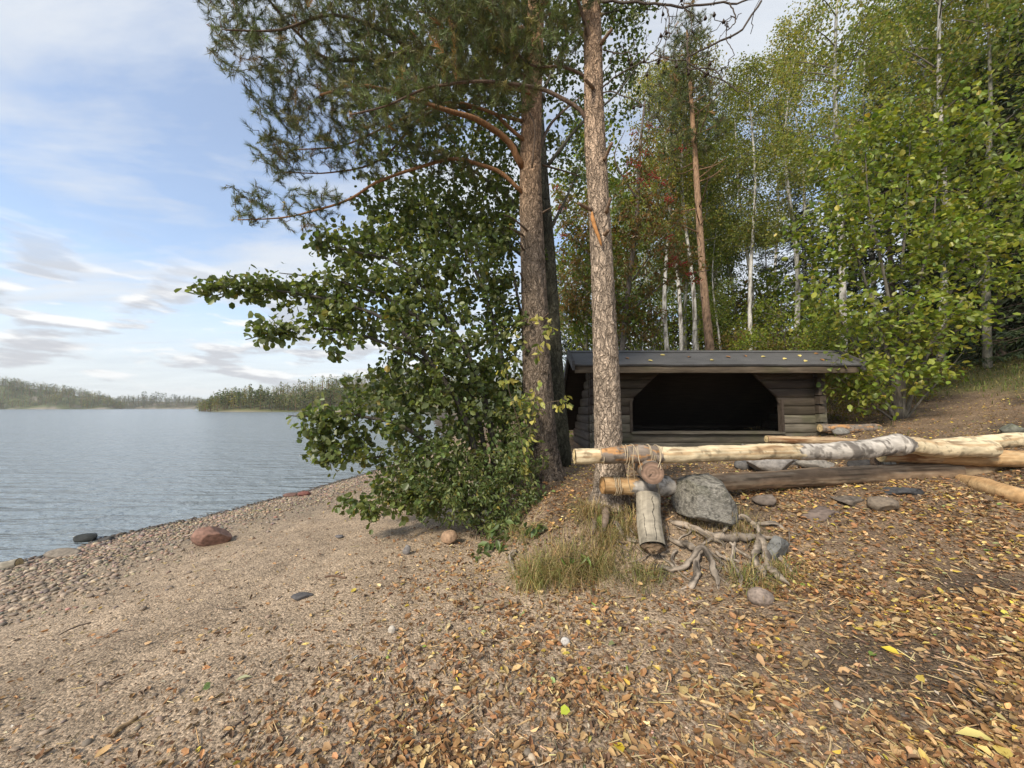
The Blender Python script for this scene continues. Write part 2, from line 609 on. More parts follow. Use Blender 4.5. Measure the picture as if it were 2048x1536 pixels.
def damp_patch(x, y):
    """patches of bare dark earth"""
    m = 0 * x
    wob = (fbm2(x, y, 5.0, 4, seed=81.0) - .5) * 1.6
    for g, a in zip(_DAMP_P, _DAMP):
        q = np.hypot((x - g[0]) / a[2], (y - g[1]) / a[3]) + wob
        m = np.maximum(m, sstep(1.1, .5, q))
    return m


def build_ground():
    gx = grow_axis(-6.6, 7.4, 0.05, 900)
    gy = grow_axis(0.3, 8.2, 0.05, 900)
    X, Y = np.meshgrid(gx, gy)
    Z = height(X, Y)
    V = np.stack([X, Y, Z], -1).reshape(-1, 3)
    ny, nx = X.shape
    i = (np.arange(ny - 1)[:, None] * nx + np.arange(nx - 1)[None]).ravel()
    F = np.stack([i, i + 1, i + nx + 1, i + nx], -1)
    x, y = V[:, 0], V[:, 1]
    d, soil, gravel, grass = ground_masks(x, y)
    sand = np.array([.360, .275, .192]); dirt = np.array([.165, .112, .070]); grav = np.array([.270, .215, .155])
    wet = np.array([.070, .058, .045]); green = np.array([.075, .080, .025]); dark = np.array([.045, .035, .026])
    n = fbm2(x, y, 3.0, 4, seed=20.0)[:, None]
    c = sand * (0.80 + 0.4 * n)
    xr = x * .82 - y * .57; yr = x * .57 + y * .82
    band = sstep(.52, .66, fbm2(xr * .8, yr * .22, 2.4, 4, seed=71.0)) * (1 - soil)
    c = c * (1 - .13 * band[:, None])
    c = c + (grav - c) * gravel[:, None]
    c = c + (dirt * (0.7 + 0.6 * n) - c) * (soil * 0.86)[:, None]
    blot = sstep(0.54, 0.66, fbm2(x, y, 1.7, 4, seed=31.0)) * soil * 0.7
    c = c + (dark - c) * blot[:, None]
    c = c + (dark * 1.25 - c) * damp_patch(x, y)[:, None] * .6
    c = c + (green - c) * (grass * 0.8)[:, None]
    c = c + (wet - c) * (sstep(0.50, 0.05, d + 0.30 * (n[:, 0] - .5)))[:, None]
    far = sstep(22, 40, np.hypot(x, y))
    c = c + (np.array([.06, .07, .025]) - c) * (far * (d > 1))[:, None]
    m, nt, bs, _ = new_mat('ground_sand_soil')
    N, L = nt.nodes.new, nt.links.new
    a = N('ShaderNodeAttribute'); a.attribute_name = 'Col'
    tc = N('ShaderNodeTexCoord')
    n1 = N('ShaderNodeTexNoise'); n1.inputs['Scale'].default_value = 55; n1.inputs['Detail'].default_value = 8; n1.inputs['Roughness'].default_value = .7
    n2 = N('ShaderNodeTexNoise'); n2.inputs['Scale'].default_value = 7; n2.inputs['Detail'].default_value = 6; n2.inputs['Roughness'].default_value = .65
    vo = N('ShaderNodeTexVoronoi'); vo.inputs['Scale'].default_value = 95
    for t in (n1, n2, vo): L(tc.outputs['Object'], t.inputs['Vector'])
    mr = N('ShaderNodeMapRange'); L(n1.outputs['Fac'], mr.inputs[0]); mr.inputs[1].default_value, mr.inputs[2].default_value = .3, .7; mr.inputs[3].default_value, mr.inputs[4].default_value = .50, 1.5
    mr2 = N('ShaderNodeMapRange'); L(n2.outputs['Fac'], mr2.inputs[0]); mr2.inputs[1].default_value, mr2.inputs[2].default_value = .3, .7; mr2.inputs[3].default_value, mr2.inputs[4].default_value = .78, 1.22
    mu = N('ShaderNodeMath'); mu.operation = 'MULTIPLY'; L(mr.outputs[0], mu.inputs[0]); L(mr2.outputs[0], mu.inputs[1])
    # single grains lighter or darker than their neighbours
    hs = N('ShaderNodeSeparateColor'); L(vo.outputs['Color'], hs.inputs[0])
    mr3 = N('ShaderNodeMapRange'); L(hs.outputs[0], mr3.inputs[0]); mr3.inputs[3].default_value, mr3.inputs[4].default_value = .6, 1.4
    mu2 = N('ShaderNodeMath'); mu2.operation = 'MULTIPLY'; L(mu.outputs[0], mu2.inputs[0]); L(mr3.outputs[0], mu2.inputs[1])
    sc = N('ShaderNodeVectorMath'); sc.operation = 'SCALE'; L(a.outputs['Color'], sc.inputs[0]); L(mu2.outputs[0], sc.inputs['Scale'])
    L(sc.outputs[0], bs.inputs['Base Color'])
    bs.inputs['Roughness'].default_value = .93; bs.inputs['Specular IOR Level'].default_value = .2
    ad = N('ShaderNodeMath'); ad.operation = 'ADD'; L(n1.outputs['Fac'], ad.inputs[0])
    ml = N('ShaderNodeMath'); ml.operation = 'MULTIPLY'; L(vo.outputs['Distance'], ml.inputs[0]); ml.inputs[1].default_value = -.5
    L(ml.outputs[0], ad.inputs[1])
    b = N('ShaderNodeBump'); b.inputs['Strength'].default_value = .9; b.inputs['Distance'].default_value = .014
    L(ad.outputs[0], b.inputs['Height']); L(b.outputs[0], bs.inputs['Normal'])
    o = MB().add(V, F, c).build('ground', m)
    tag(o, 'sandy beach rising to a leaf strewn earth bank', None, None, 'structure')


build_ground()


def build_water():
    m, nt, bs, _ = new_mat('lake_water')
    N, L = nt.nodes.new, nt.links.new
    bs.inputs['Base Color'].default_value = (.190, .225, .246, 1)
    bs.inputs['Roughness'].default_value = .16
    bs.inputs['IOR'].default_value = 1.333
    tc = N('ShaderNodeTexCoord')
    hs = []
    for sc, rot, det, w in (((.55, 2.6, 1), 7, 3, 1.15), ((3.0, 6.0, 1), -14, 3, .55), ((9, 13, 1), 20, 2, .12), ((.10, .40, 1), 4, 3, 1.5)):
        mp = N('ShaderNodeMapping'); mp.inputs['Scale'].default_value = sc; mp.inputs['Rotation'].default_value = (0, 0, math.radians(rot))
        L(tc.outputs['Object'], mp.inputs[0])
        n = N('ShaderNodeTexNoise'); n.inputs['Scale'].default_value = 1.0; n.inputs['Detail'].default_value = det; n.inputs['Roughness'].default_value = .5
        n.inputs['Distortion'].default_value = .4
        L(mp.outputs[0], n.inputs['Vector'])
        mu = N('ShaderNodeMath'); mu.operation = 'MULTIPLY'; L(n.outputs['Fac'], mu.inputs[0]); mu.inputs[1].default_value = w
        hs.append(mu.outputs[0])
    s = hs[0]
    for h in hs[1:]:
        ad = N('ShaderNodeMath'); ad.operation = 'ADD'; L(s, ad.inputs[0]); L(h, ad.inputs[1]); s = ad.outputs[0]
    b = N('ShaderNodeBump'); b.inputs['Strength'].default_value = 1.0; b.inputs['Distance'].default_value = .20
    L(s, b.inputs['Height']); L(b.outputs[0], bs.inputs['Normal'])
    gx = np.concatenate([np.linspace(-900, -60, 12), np.linspace(-50, 40, 20), np.linspace(60, 300, 6)])
    gy = np.concatenate([np.linspace(-300, -10, 6), np.linspace(0, 60, 20), np.linspace(80, 1200, 14)])
    X, Y = np.meshgrid(gx, gy)
    V = np.stack([X, Y, 0 * X], -1).reshape(-1, 3)
    nx = len(gx)
    i = (np.arange(len(gy) - 1)[:, None] * nx + np.arange(nx - 1)[None]).ravel()
    o = MB().add(V, np.stack([i, i + 1, i + nx + 1, i + nx], -1)).build('water', m)
    tag(o, 'rippled grey blue lake water', None, None, 'structure')


build_water()

# ------------------------------------------------------------------ far shores
def hill(name, label, pts, depth, base_col):
    """a low shore: pts = (pixel x, crest pixel y without trees, distance); runs back from its shoreline"""
    px = np.linspace(pts[0][0], pts[-1][0], 120)
    cy = np.interp(px, [p[0] for p in pts], [p[1] for p in pts])
    D = np.interp(px, [p[0] for p in pts], [p[2] for p in pts])
    rows = []
    for s in np.linspace(0, 1, 16):
        Yd = D + depth * s
        crest = PY(px, cy, D + depth * .7)
        base = PY(px, np.full_like(px, 815.), D)
        X = base[:, 0] * Yd / D
        prof = sstep(0, .7, s) if s <= .7 else 1 - .25 * sstep(.7, 1, s)
        Z = -0.5 + (np.maximum(crest[:, 2], .4) + .5) * prof
        Z = Z + (fbm2(X, Yd, .05, 4, seed=40) - .5) * crest[:, 2].clip(.5) * .5 * (s > .05) + .9 * (s > .03)
        Z = np.where(np.minimum(np.arange(120), 119 - np.arange(120)) < 7, -.6 + (Z + .6) * sstep(0, 7, np.minimum(np.arange(120), 119 - np.arange(120))), Z)
        rows.append(np.stack([X, Yd, Z], -1))
    R = np.array(rows); V = R.reshape(-1, 3); n = len(px)
    i = (np.arange(15)[:, None] * n + np.arange(n - 1)[None]).ravel()
    c = np.asarray(base_col) * (0.6 + 0.8 * fbm(V, .15, 4)[:, None])
    rock = sstep(.58, .68, fbm(V, .12, 4))[:, None]
    c = c + (np.array([.24, .20, .16]) - c) * rock * .7
    low = np.repeat((np.linspace(0, 1, 16) < .05), n)[:, None]
    c = np.where(low, np.array([.26, .22, .17]) * (0.7 + .6 * fbm(V, .3, 3)[:, None]), c)
    o = MB().add(V, np.stack([i, i + 1, i + n + 1, i + n], -1), c).build(name, M_STONE)
    tag(o, label, None, None, 'structure')
    return R


_ORD = 'first second third fourth fifth sixth seventh eighth ninth tenth eleventh twelfth thirteenth fourteenth fifteenth sixteenth seventeenth eighteenth nineteenth'.split()
_TEN = {20: 'twent', 30: 'thirt', 40: 'fort', 50: 'fift', 60: 'sixt'}


def ordinal(n):
    if n < 20: return _ORD[n - 1]
    t, u = n // 10 * 10, n % 10
    return _TEN[t] + 'ieth' if u == 0 else _TEN[t] + 'y ' + _ORD[u - 1]


def conifer_mesh(h, w, n, pal, pine=True, seed=0):
    """a far conifer seen small: ragged crown of needle clumps on a short trunk"""
    r = np.random.default_rng(seed)
    u = r.random(n) ** (.75 if pine else .6)
    zz = (.16 + .84 * u) if pine else (.06 + .94 * u)
    rad = w * (np.sqrt(np.clip(1 - ((zz - .48) / .56) ** 2, .03, 1)) if pine else (1.03 - zz) * 1.1) * np.sqrt(r.random(n)) 
    a = r.random(n) * 2 * np.pi
    P = np.stack([rad * np.cos(a), rad * np.sin(a), zz * h], -1)
    s = h * (.064 if pine else .055) * (.6 + .8 * r.random(n))
    ax = nrm(np.stack([np.cos(a), np.sin(a), r.normal(.15 if pine else -.35, .3, n)], -1))
    nm = nrm(r.normal(size=(n, 3)) * .5 + [0, 0, 1])
    T, F = LEAF_SHAPES['diamond']
    V, FF, k = leaves(P, ax, nm, s * 1.5, s * 1.25, 'diamond')
    p = np.asarray(pal)[r.choice(len(pal), n)] * np.exp(r.normal(0, .3, (n, 1)))
    mb = MB().add(V, FF, np.repeat(p, k, 0))
    tv, tf, tcn = tube([[0, 0, -.4], [0, 0, h * .5], [w * .05, 0, h * .97]], [h * .02, h * .015, h * .004], 5, False, None, (.22, .14, .09))
    mb.add(tv, tf, tcn)
    return mb


PINE_FAR = [(.085, .110, .048), (.110, .130, .050), (.070, .100, .046), (.130, .140, .055)]
MIX_FAR = [(.20, .195, .06), (.25, .20, .06), (.16, .18, .06)]


def forest_mass(name, label, R, n, hgt, keep=lambda x, y: True, pal=PINE_FAR, smin=.10):
    """the trees of a far wooded shore, too many to count: one mesh"""
    rows, cols = R.shape[:2]
    protos = [conifer_mesh(1, .22 + .03 * i, 40, pal if i < 4 else MIX_FAR, i % 2 == 0, 50 + i) for i in range(6)]
    pv = [(np.concatenate(p.V), p.F, np.concatenate(p.C), [o for o in np.cumsum([0] + [len(v) for v in p.V])]) for p in protos]
    mb = MB()
    s = smin + (1 - smin) * rng.random(n) ** .9 * .95
    q = rng.random(n) * (cols - 1.01)
    r_, c_ = s * (rows - 1.01), q
    i, j = r_.astype(int), c_.astype(int); fi, fj = (r_ - i)[:, None], (c_ - j)[:, None]
    P = (R[i, j] * (1 - fi) + R[i + 1, j] * fi) * (1 - fj) + (R[i, j + 1] * (1 - fi) + R[i + 1, j + 1] * fi) * fj
    for p in P:
        k = rng.integers(6) if rng.random() < .9 else 5
        h = hgt * (.55 + .75 * rng.random() ** 1.5)
        a = rng.random() * 6.28
        v, f, c, _ = pv[k]
        w = v * h
        w = np.stack([w[:, 0] * math.cos(a) - w[:, 1] * math.sin(a), w[:, 0] * math.sin(a) + w[:, 1] * math.cos(a), w[:, 2]], -1) + p
        mb.add(w, list(f), c * (0.8 + .4 * rng.random()))
    o = mb.build(name, M_FARLEAF, None, False)
    tag(o, label, 'forest', None, 'stuff')
    return P


R_left = hill('hill', 'wooded hill on the far shore of the lake', [(-420, 768, 330), (0, 772, 340), (60, 779, 345), (130, 788, 350), (200, 801, 360), (250, 812, 365)], 60, (.09, .10, .035))
R_mid = hill('hill', 'low rocky ridge on the far shore between the wooded hills', [(60, 810, 420), (220, 805, 430), (300, 803, 430), (360, 805, 430), (430, 809, 430), (560, 810, 430)], 50, (.10, .095, .05))
R_pen = hill('hill', 'wooded headland reaching into the lake', [(398, 822, 138), (430, 808, 136), (520, 799, 134), (600, 790, 132), (690, 778, 130), (800, 768, 128), (1000, 772, 126), (1300, 770, 126)], 45, (.10, .105, .035))
forest_mass('far_forest', 'mixed forest covering the hill on the far left shore', R_left, 1900, 7.6)
forest_mass('far_forest', 'thin pine wood on the low far ridge', R_mid, 1100, 7.0)
forest_mass('far_forest', 'dense wood behind the front trees of the headland', R_pen, 1500, 5.0, smin=.12)

# the trees that stand out one by one: front row of the headland, pines on the ridge
def far_trees():
    meshes = [conifer_mesh(1, .17 + .05 * (i % 3), 90, PINE_FAR if i < 4 else MIX_FAR, i != 1, 90 + i).data('far_tree', M_FARLEAF, False) for i in range(6)]
    n = 64
    for i in range(n):
        px = 412 + (i + rng.random() * .8) / n * 330
        j = (px - 398) / (1300 - 398) * 119
        s = 1 + 2.2 * rng.random()
        a, b = int(j), min(int(j) + 1, 119)
        p = R_pen[int(s), a] * (1 - (j - a)) + R_pen[int(s), b] * (j - a)
        k = rng.choice(6, p=[.24, .14, .22, .2, .12, .08])
        o = bpy.data.objects.new('pine_tree' if k < 4 else 'birch_tree', meshes[k])
        h = (5.2 + 2.4 * rng.random()) * (.72 if k > 3 else 1) * min(1, .55 + (px - 405) / 60)
        o.location = p - [0, 0, .1]; o.rotation_euler = (0, 0, rng.random() * 6.28); o.scale = (h, h, h)
        COL.objects.link(o)
        tag(o, f'dark pine, {ordinal(i + 1)} tree from the headland tip' if k < 4 else
            f'pale birch, {ordinal(i + 1)} tree from the headland tip', 'tree', 'trees along the headland shore')
    for i, px in enumerate((291, 305, 313, 322, 330, 347, 353)):
        a = int((px - 60) / 500 * 119)
        p = R_mid[11, a]
        o = bpy.data.objects.new('pine_tree', meshes[(0, 2, 3, 0, 3, 2, 0)[i]])
        h = (12.5, 10.2, 12.0, 11.0, 10.8, 9.6, 9.2)[i]
        o.location = p; o.rotation_euler = (0, 0, i); o.scale = (h, h, h)
        COL.objects.link(o)
        tag(o, f'pine against the sky on the low far ridge, {ordinal(i + 1)} from the left', 'tree', 'pines on the far ridge')


far_trees()

# ================================================================== THE SHELTER
def style_wood(base, streak, moss=0.0):
    base, streak = np.asarray(base), np.asarray(streak)

    def f(P):
        q = P * np.array([1.6, 9, 22])
        n = fbm(q, 1.0, 4)[..., None]
        c = base + (streak - base) * sstep(.40, .68, n)
        if moss:
            k = sstep(.50, .66, fbm(P, 3.0, 3))[..., None] * moss
            c = c + (np.array([.055, .065, .020]) - c) * k
        return c
    return f


def board(x0, x1, y, z0, hgt, proud=.019, back=.05, x0t=None, x1t=None, n=40, style=None, zc=None):
    """rounded timber board along x; ends may be slanted (x0t, x1t = positions at its top edge)"""
    prof = np.array([(0, 0), (-.6, .07), (-1, .30), (-1, .68), (-.6, .93), (0, 1), (1, 1), (1, 0)], float)
    Yp = np.where(prof[:, 0] < 0, prof[:, 0] * proud, prof[:, 0] * back) + y
    Zp = z0 + prof[:, 1] * hgt
    x0t = x0 if x0t is None else x0t; x1t = x1 if x1t is None else x1t
    a = x0 + (x0t - x0) * prof[:, 1]; b = x1 + (x1t - x1) * prof[:, 1]
    u = np.linspace(0, 1, n)[:, None]
    X = a + (b - a) * u
    V = np.stack([X, np.broadcast_to(Yp, X.shape), np.broadcast_to(Zp, X.shape)], -1)
    V = V + ((fbm(V, 6.0, 3) - .5) * .010)[..., None] * np.array([0, 1, .6])
    k = len(prof)
    i = np.arange(n - 1)[:, None] * k; j = np.arange(k)[None]; j2 = (j + 1) % k
    Q = np.stack([i + j, i + k + j, i + k + j2, i + j2], -1).reshape(-1, 4)
    V = V.reshape(-1, 3)
    caps = np.array([[k - 1 - q for q in range(k)], [(n - 1) * k + q for q in range(k)]])[:, ::-1]
    return V, [Q, caps], style(V)


def slab(corners_top, thick, n=(2, 2), noise=.0, style=None):
    """sheet from four top corners (a,b,c,d) with thickness downwards"""
    a, b, c, d = [np.asarray(p, float) for p in corners_top]
    nu, nv = n
    u = np.linspace(0, 1, nu)[None, :, None]; v = np.linspace(0, 1, nv)[:, None, None]
    top = (a * (1 - u) + b * u) * (1 - v) + (d * (1 - u) + c * u) * v
    if noise:
        top = top + ((fbm(top, 4.0, 3) - .5) * noise)[..., None] * np.array([0, 0, 1])
    nn = np.cross(b - a, d - a); nn = nn / np.linalg.norm(nn)
    if nn[2] < 0: nn = -nn
    bot = top - nn * thick
    V = np.concatenate([top.reshape(-1, 3), bot.reshape(-1, 3)]); m = nu * nv
    i = (np.arange(nv - 1)[:, None] * nu + np.arange(nu - 1)[None]).ravel()
    q = np.stack([i, i + 1, i + nu + 1, i + nu], -1)
    F = [q, q[:, ::-1] + m]
    e = list(range(nu)) + [r * nu + nu - 1 for r in range(1, nv)] + [(nv - 1) * nu + c_ for c_ in range(nu - 2, -1, -1)] + [r * nu for r in range(nv - 2, 0, -1)]
    e = np.array(e); e2 = np.roll(e, -1)
    F.append(np.stack([e2, e, e + m, e2 + m], -1))
    return V, F, style(V)


def build_shelter():
    Yf = 6.6
    Xl, Xr = float(PY(1180, 800, Yf)[0]), float(PY(1640, 800, Yf)[0])
    z_open = float(PY(1400, 866, Yf)[2]); z_cor = float(PY(1262, 800, Yf)[2]); z_top = float(PY(1400, 742, Yf)[2])
    oxl, oxr = float(PY(1262, 800, Yf)[0]), float(PY(1560, 800, Yf)[0])
    oxl2, oxr2 = float(PY(1322, 745, Yf)[0]), float(PY(1500, 745, Yf)[0])
    base = ((Xl + Xr) / 2, Yf, z_open - .38)
    root = thing('log_shelter', 'low dark timber lean-to shelter with black felt roof and wide open front', 'shelter', base)
    grey = style_wood((.092, .080, .060), (.165, .145, .110), .35)
    brown = style_wood((.046, .034, .026), (.080, .062, .047), .12)
    inner = style_wood((.022, .017, .013), (.034, .026, .019))  # inside and soffit wood: shade put into its near-black colour
    h = (z_top - z_open) / 7
    Yb = 8.35
    # front: two full boards under the opening, then short boards either side of it
    for i in range(-2, 0):
        MB().add(*board(Xl, Xr, Yf, z_open + i * (h + .012), h + .010, n=60, style=grey)).build('plank', M_WOOD, root)
    for i in range(7):
        z0 = z_open + i * h + .002
        cut = lambda z: np.clip((z - z_cor) / (z_top - z_cor), 0, 1)
        za, zb = cut(z0), cut(z0 + h)
        st = grey if i < 2 else brown
        MB().add(*board(Xl, oxl + (oxl2 - oxl) * za, Yf, z0, h - .004, x1t=oxl + (oxl2 - oxl) * zb, n=24, style=st)).build('plank', M_WOOD, root)
        MB().add(*board(oxr + (oxr2 - oxr) * za, Xr, Yf, z0, h - .004, x0t=oxr + (oxr2 - oxr) * zb, n=24, style=st)).build('plank', M_WOOD, root)
    # trim boards round the opening
    for x in (oxl - .012, oxr + .012):
        MB().add(*slab([(x - .02, Yf - .045, z_cor), (x + .02, Yf - .045, z_cor), (x + .02, Yf + .06, z_cor), (x - .02, Yf + .06, z_cor)], z_cor - z_open, style=brown)).build('trim_board', M_WOOD, root, False)
    MB().add(*slab([(oxl - .02, Yf - .075, z_open + .022), (oxr + .02, Yf - .075, z_open + .022), (oxr + .02, Yf + .25, z_open + .022), (oxl - .02, Yf + .25, z_open + .022)], .034, (40, 3), .006, grey)).build('sill', M_WOOD, root, False)
    # corner: crossing wall ends that stick out of the front
    for i in range(-2, 7):
        for x, hw in ((Xr - .06, .055), (Xl + .075, .05)):
            z0 = z_open + i * h + (.035 if i % 2 else .03)
            L_ = .10 + .045 * rng.random()
            MB().add(*slab([(x - hw, Yf - L_, z0 + h * .9), (x + hw, Yf - L_, z0 + h * .9), (x + hw, Yf - .02, z0 + h * .9), (x - hw, Yf - .02, z0 + h * .9)],
                           h * .86, (4, 3), .004, grey if i < 2 else brown)).build('log_end', M_WOOD, root, False)
    MB().add(*slab([(Xr + .012, Yf - .03, z_top), (Xr + .085, Yf - .03, z_top), (Xr + .085, Yf + .06, z_top), (Xr + .012, Yf + .06, z_top)], z_top - z_open + .36, style=grey)).build('corner_post', M_WOOD, root, False)
    # sides: boards running back, cut under the falling roof
    rz = lambda y: 2.50 - (y - 6.62) / (8.5 - 6.62) * 1.42
    for x, sgn in ((Xl, -1), (Xr, 1)):
        for i in range(-2, 8):
            z0 = z_open + i * h
            yend = min(Yb, 6.62 + (2.44 - (z0 + h)) / 1.42 * 1.88)
            if yend < Yf + .2: continue
            v, f, c = board(0, yend - Yf - .06, 0, z0, h - .004, n=14, style=brown)
            w = np.stack([x + sgn * (-v[:, 1]), v[:, 0] + Yf + .055, v[:, 2]], -1)
            if sgn > 0: w[:, 0] = x - v[:, 1] 
            else: w[:, 0] = x + v[:, 1]
            MB().add(w, f, c).build('plank', M_WOOD, root)
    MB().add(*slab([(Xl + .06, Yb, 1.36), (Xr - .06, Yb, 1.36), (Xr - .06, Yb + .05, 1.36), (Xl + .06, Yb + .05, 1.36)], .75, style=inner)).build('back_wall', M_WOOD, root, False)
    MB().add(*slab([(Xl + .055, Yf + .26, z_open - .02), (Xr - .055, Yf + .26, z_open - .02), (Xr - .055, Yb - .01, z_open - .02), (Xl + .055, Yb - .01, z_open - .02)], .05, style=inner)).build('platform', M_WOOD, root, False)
    # lining behind the front boards keeps the inside closed
    MB().add(*slab([(oxl2, Yf + .004, z_top + .16), (oxr2, Yf + .004, z_top + .16), (oxr2, Yf + .07, z_top + .16), (oxl2, Yf + .07, z_top + .16)], .16, style=brown)).build('lintel', M_WOOD, root, False)
    MB().add(*slab([(Xl, Yf + .004, z_top + .165), (oxl2 - .004, Yf + .004, z_top + .165), (oxl2 - .004, Yf + .065, z_top + .165), (Xl, Yf + .065, z_top + .165)], .16, style=brown)).build('lintel', M_WOOD, root, False)
    MB().add(*slab([(oxr2 + .004, Yf + .004, z_top + .165), (Xr, Yf + .004, z_top + .165), (Xr, Yf + .065, z_top + .165), (oxr2 + .004, Yf + .065, z_top + .165)], .16, style=brown)).build('lintel', M_WOOD, root, False)
    # roof: short front slope, long back slope
    el, er = PY(1147, 727, 6.15), PY(1727, 727, 6.15)
    rl, rr = PY(1143, 703, 6.66), PY(1678, 703, 6.66)
    xl, xr = el[0], er[0]
    ze, zr, Yr = el[2], rl[2], 6.66
    felt = lambda V: np.array([.086, .084, .082]) * (.7 + .6 * fbm(V * np.array([1, 3, 3]), 5, 4)[..., None])
    v, f, c = slab([(xl, 6.15, ze), (xr, 6.15, ze), (xr, Yr, zr), (xl, Yr, zr)], .028, (90, 10), .018, felt)
    edge = (v[:, 1] < 6.17)
    v[:, 2] -= edge * (.010 + .030 * np.clip(fbm2(v[:, 0], 0 * v[:, 0], 2.6, 3, seed=3) - .42, 0, 1))
    MB().add(v, f, c).build('front_roof', M_FELT, root, False)
    MB().add(*slab([(xl, Yr + .004, zr + .004), (xr, Yr + .004, zr + .004), (xr, 8.55, zr - 1.50), (xl, 8.55, zr - 1.50)], .03, (40, 20), .012, felt)).build('back_roof', M_FELT, root, False)
    capv = slab([(xl - .01, Yr - .07, zr - .020), (xr + .01, Yr - .07, zr - .020), (xr + .01, Yr + .01, zr + .022), (xl - .01, Yr + .01, zr + .022)], .012, (60, 3), .012, felt)
    MB().add(*capv).build('ridge_strip', M_FELT, root, False)
    fas = style_wood((.082, .062, .042), (.135, .108, .076), .30)
    v, f, c = board(xl + .03, xr - .05, 6.19, ze - .155, .118, .008, .02, n=60, style=fas)
    MB().add(v, f, c).build('fascia', M_WOOD, root)
    # boarding under the front overhang
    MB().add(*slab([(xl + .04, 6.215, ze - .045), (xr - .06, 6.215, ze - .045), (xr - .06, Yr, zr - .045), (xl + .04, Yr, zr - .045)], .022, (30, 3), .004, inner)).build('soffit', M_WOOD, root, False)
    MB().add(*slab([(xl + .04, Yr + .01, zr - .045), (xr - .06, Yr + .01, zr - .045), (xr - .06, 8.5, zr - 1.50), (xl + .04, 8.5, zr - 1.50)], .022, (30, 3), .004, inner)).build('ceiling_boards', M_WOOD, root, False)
    dark = style_wood((.050, .046, .044), (.085, .080, .075))
    for x0, x1 in ((xl - .022, xl + .018), (xr - .018, xr + .022)):
        for (ya, za, yb_, zb_) in ((6.13, ze + .035, Yr, zr + .035), (Yr + .003, zr + .035, 8.57, zr - 1.47)):
            v = np.array([(x, y, z + dz) for x in (x0, x1) for (y, z) in ((ya, za), (yb_, zb_)) for dz in (0, -.15)])
            f = np.array([[0, 1, 3, 2], [4, 6, 7, 5], [0, 2, 6, 4], [1, 5, 7, 3], [0, 4, 5, 1], [2, 3, 7, 6]])
            MB().add(v, f, dark(v)).build('barge_board', M_WOOD, root, False)
    # a log plate on stones carries the walls
    for px in np.linspace(1190, 1640, 7):
        p = PY(px, 893, Yf + .05); p[2] = height(p[0], p[1]) - .04
        s = stone_mesh((.30, .22, .24), 900 + int(px), 5, (.16, .15, .14))
        MB().add(s[0] + p, s[1], s[2]).build('footing_stone', M_STONE, root)
    return root


# ================================================================== STONES
_ICO = {}


def ico(sub):
    if sub not in _ICO:
        import bmesh
        bm = bmesh.new(); bmesh.ops.create_icosphere(bm, subdivisions=sub, radius=1)
        bm.verts.ensure_lookup_table()
        _ICO[sub] = (np.array([v.co[:] for v in bm.verts]), np.array([[v.index for v in f.verts] for f in bm.faces]))
        bm.free()
    return _ICO[sub]


def stone_mesh(size, seed, cuts=9, col=(.25, .23, .2), sub=4, rough=.10, lo=.55, hi=.86, moss=0.0, planes=()):
    r = np.random.default_rng(seed)
    V, F = ico(sub)
    V = V.copy()
    for *n, d in planes:
        n = nrm(np.array(n, float)); V = V - np.maximum(V @ n - d, 0)[:, None] * n
    for _ in range(cuts):
        n = nrm(r.normal(size=3)); d = r.uniform(lo, hi)
        V = V - np.maximum(V @ n - d, 0)[:, None] * n
    V = V * (1 + (fbm(V + seed % 97, 2.2, 5)[:, None] - .5) * rough * 2)
    V = V / np.abs(V).max(0) * np.asarray(size) / 2
    c = np.asarray(col) * (.65 + .7 * fbm(V / max(size) * 6 + seed % 31, 1.0, 5)[:, None])
    sp = sstep(.60, .68, fbm(V / max(size) * 26 + 3, 1.0, 2))[:, None]
    c = c * (1 - .35 * sp)
    if moss:
        k = (sstep(.42, .62, fbm(V / max(size) * 5 + 9, 1, 4)) * sstep(-.1, .4, V[:, 2] / size[2]))[:, None] * moss
        c = c + (np.array([.10, .105, .05]) - c) * k
    return V, [F], c


def rot_z(V, a, tilt=0.0):
    c, s = math.cos(a), math.sin(a)
    V = np.stack([V[:, 0] * c - V[:, 1] * s, V[:, 0] * s + V[:, 1] * c, V[:, 2]], -1)
    if tilt:
        c, s = math.cos(tilt), math.sin(tilt)
        V = np.stack([V[:, 0] * c + V[:, 2] * s, V[:, 1], -V[:, 0] * s + V[:, 2] * c], -1)
    return V


def place_stone(px, py_base, w, h, label, col, seed, depth=.8, cuts=9, cat='stone', name='stone', group=None, tilt=0.0, sub=4, moss=0.0, sink=.18, lo=.55, hi=.86, rough=.1):
    g = G(float(px), float(py_base))
    s = g[1] / (CP * F_PX)
    W, H = w * s, h * s
    V, F, c = stone_mesh((W, W * depth, H * (1 + sink)), seed, cuts, col, sub, rough, lo, hi, moss)
    V = rot_z(V, 0, tilt)
    ctr = g + np.array([0, W * depth * .40, H * (1 + sink) / 2 - H * sink])
    base = (ctr[0], ctr[1], g[2])
    return solo(MB().add(V + ctr, F, c), name, M_STONE, label, cat, base, group)


build_shelter()

def big_boulder():
    c = PY(1411.0, 988.0, 2.70)
    s = 2.16 / F_PX
    V, F, col = stone_mesh((142 * s, .40, 128 * s), 3, 9, (.235, .220, .188), 5, .035, .62, .80, .30,
                           ((0, -1, .22, .62), (-.05, -.25, 1, .62), (.85, -.45, .55, .66), (-1, -.25, .25, .72), (.9, 0, -.1, .82), (-.4, .1, .9, .75)))
    pit = sstep(.56, .66, fbm(V * np.array([1, 1, 2]), 48, 3))[:, None]
    col = col * (1 - .6 * pit)
    solo(MB().add(V + c - [0, 0, .03], F, col), 'boulder', M_ROCK, 'big grey boulder propped under the lower log at the bank edge', 'boulder', (c[0], c[1], c[2] - .2))


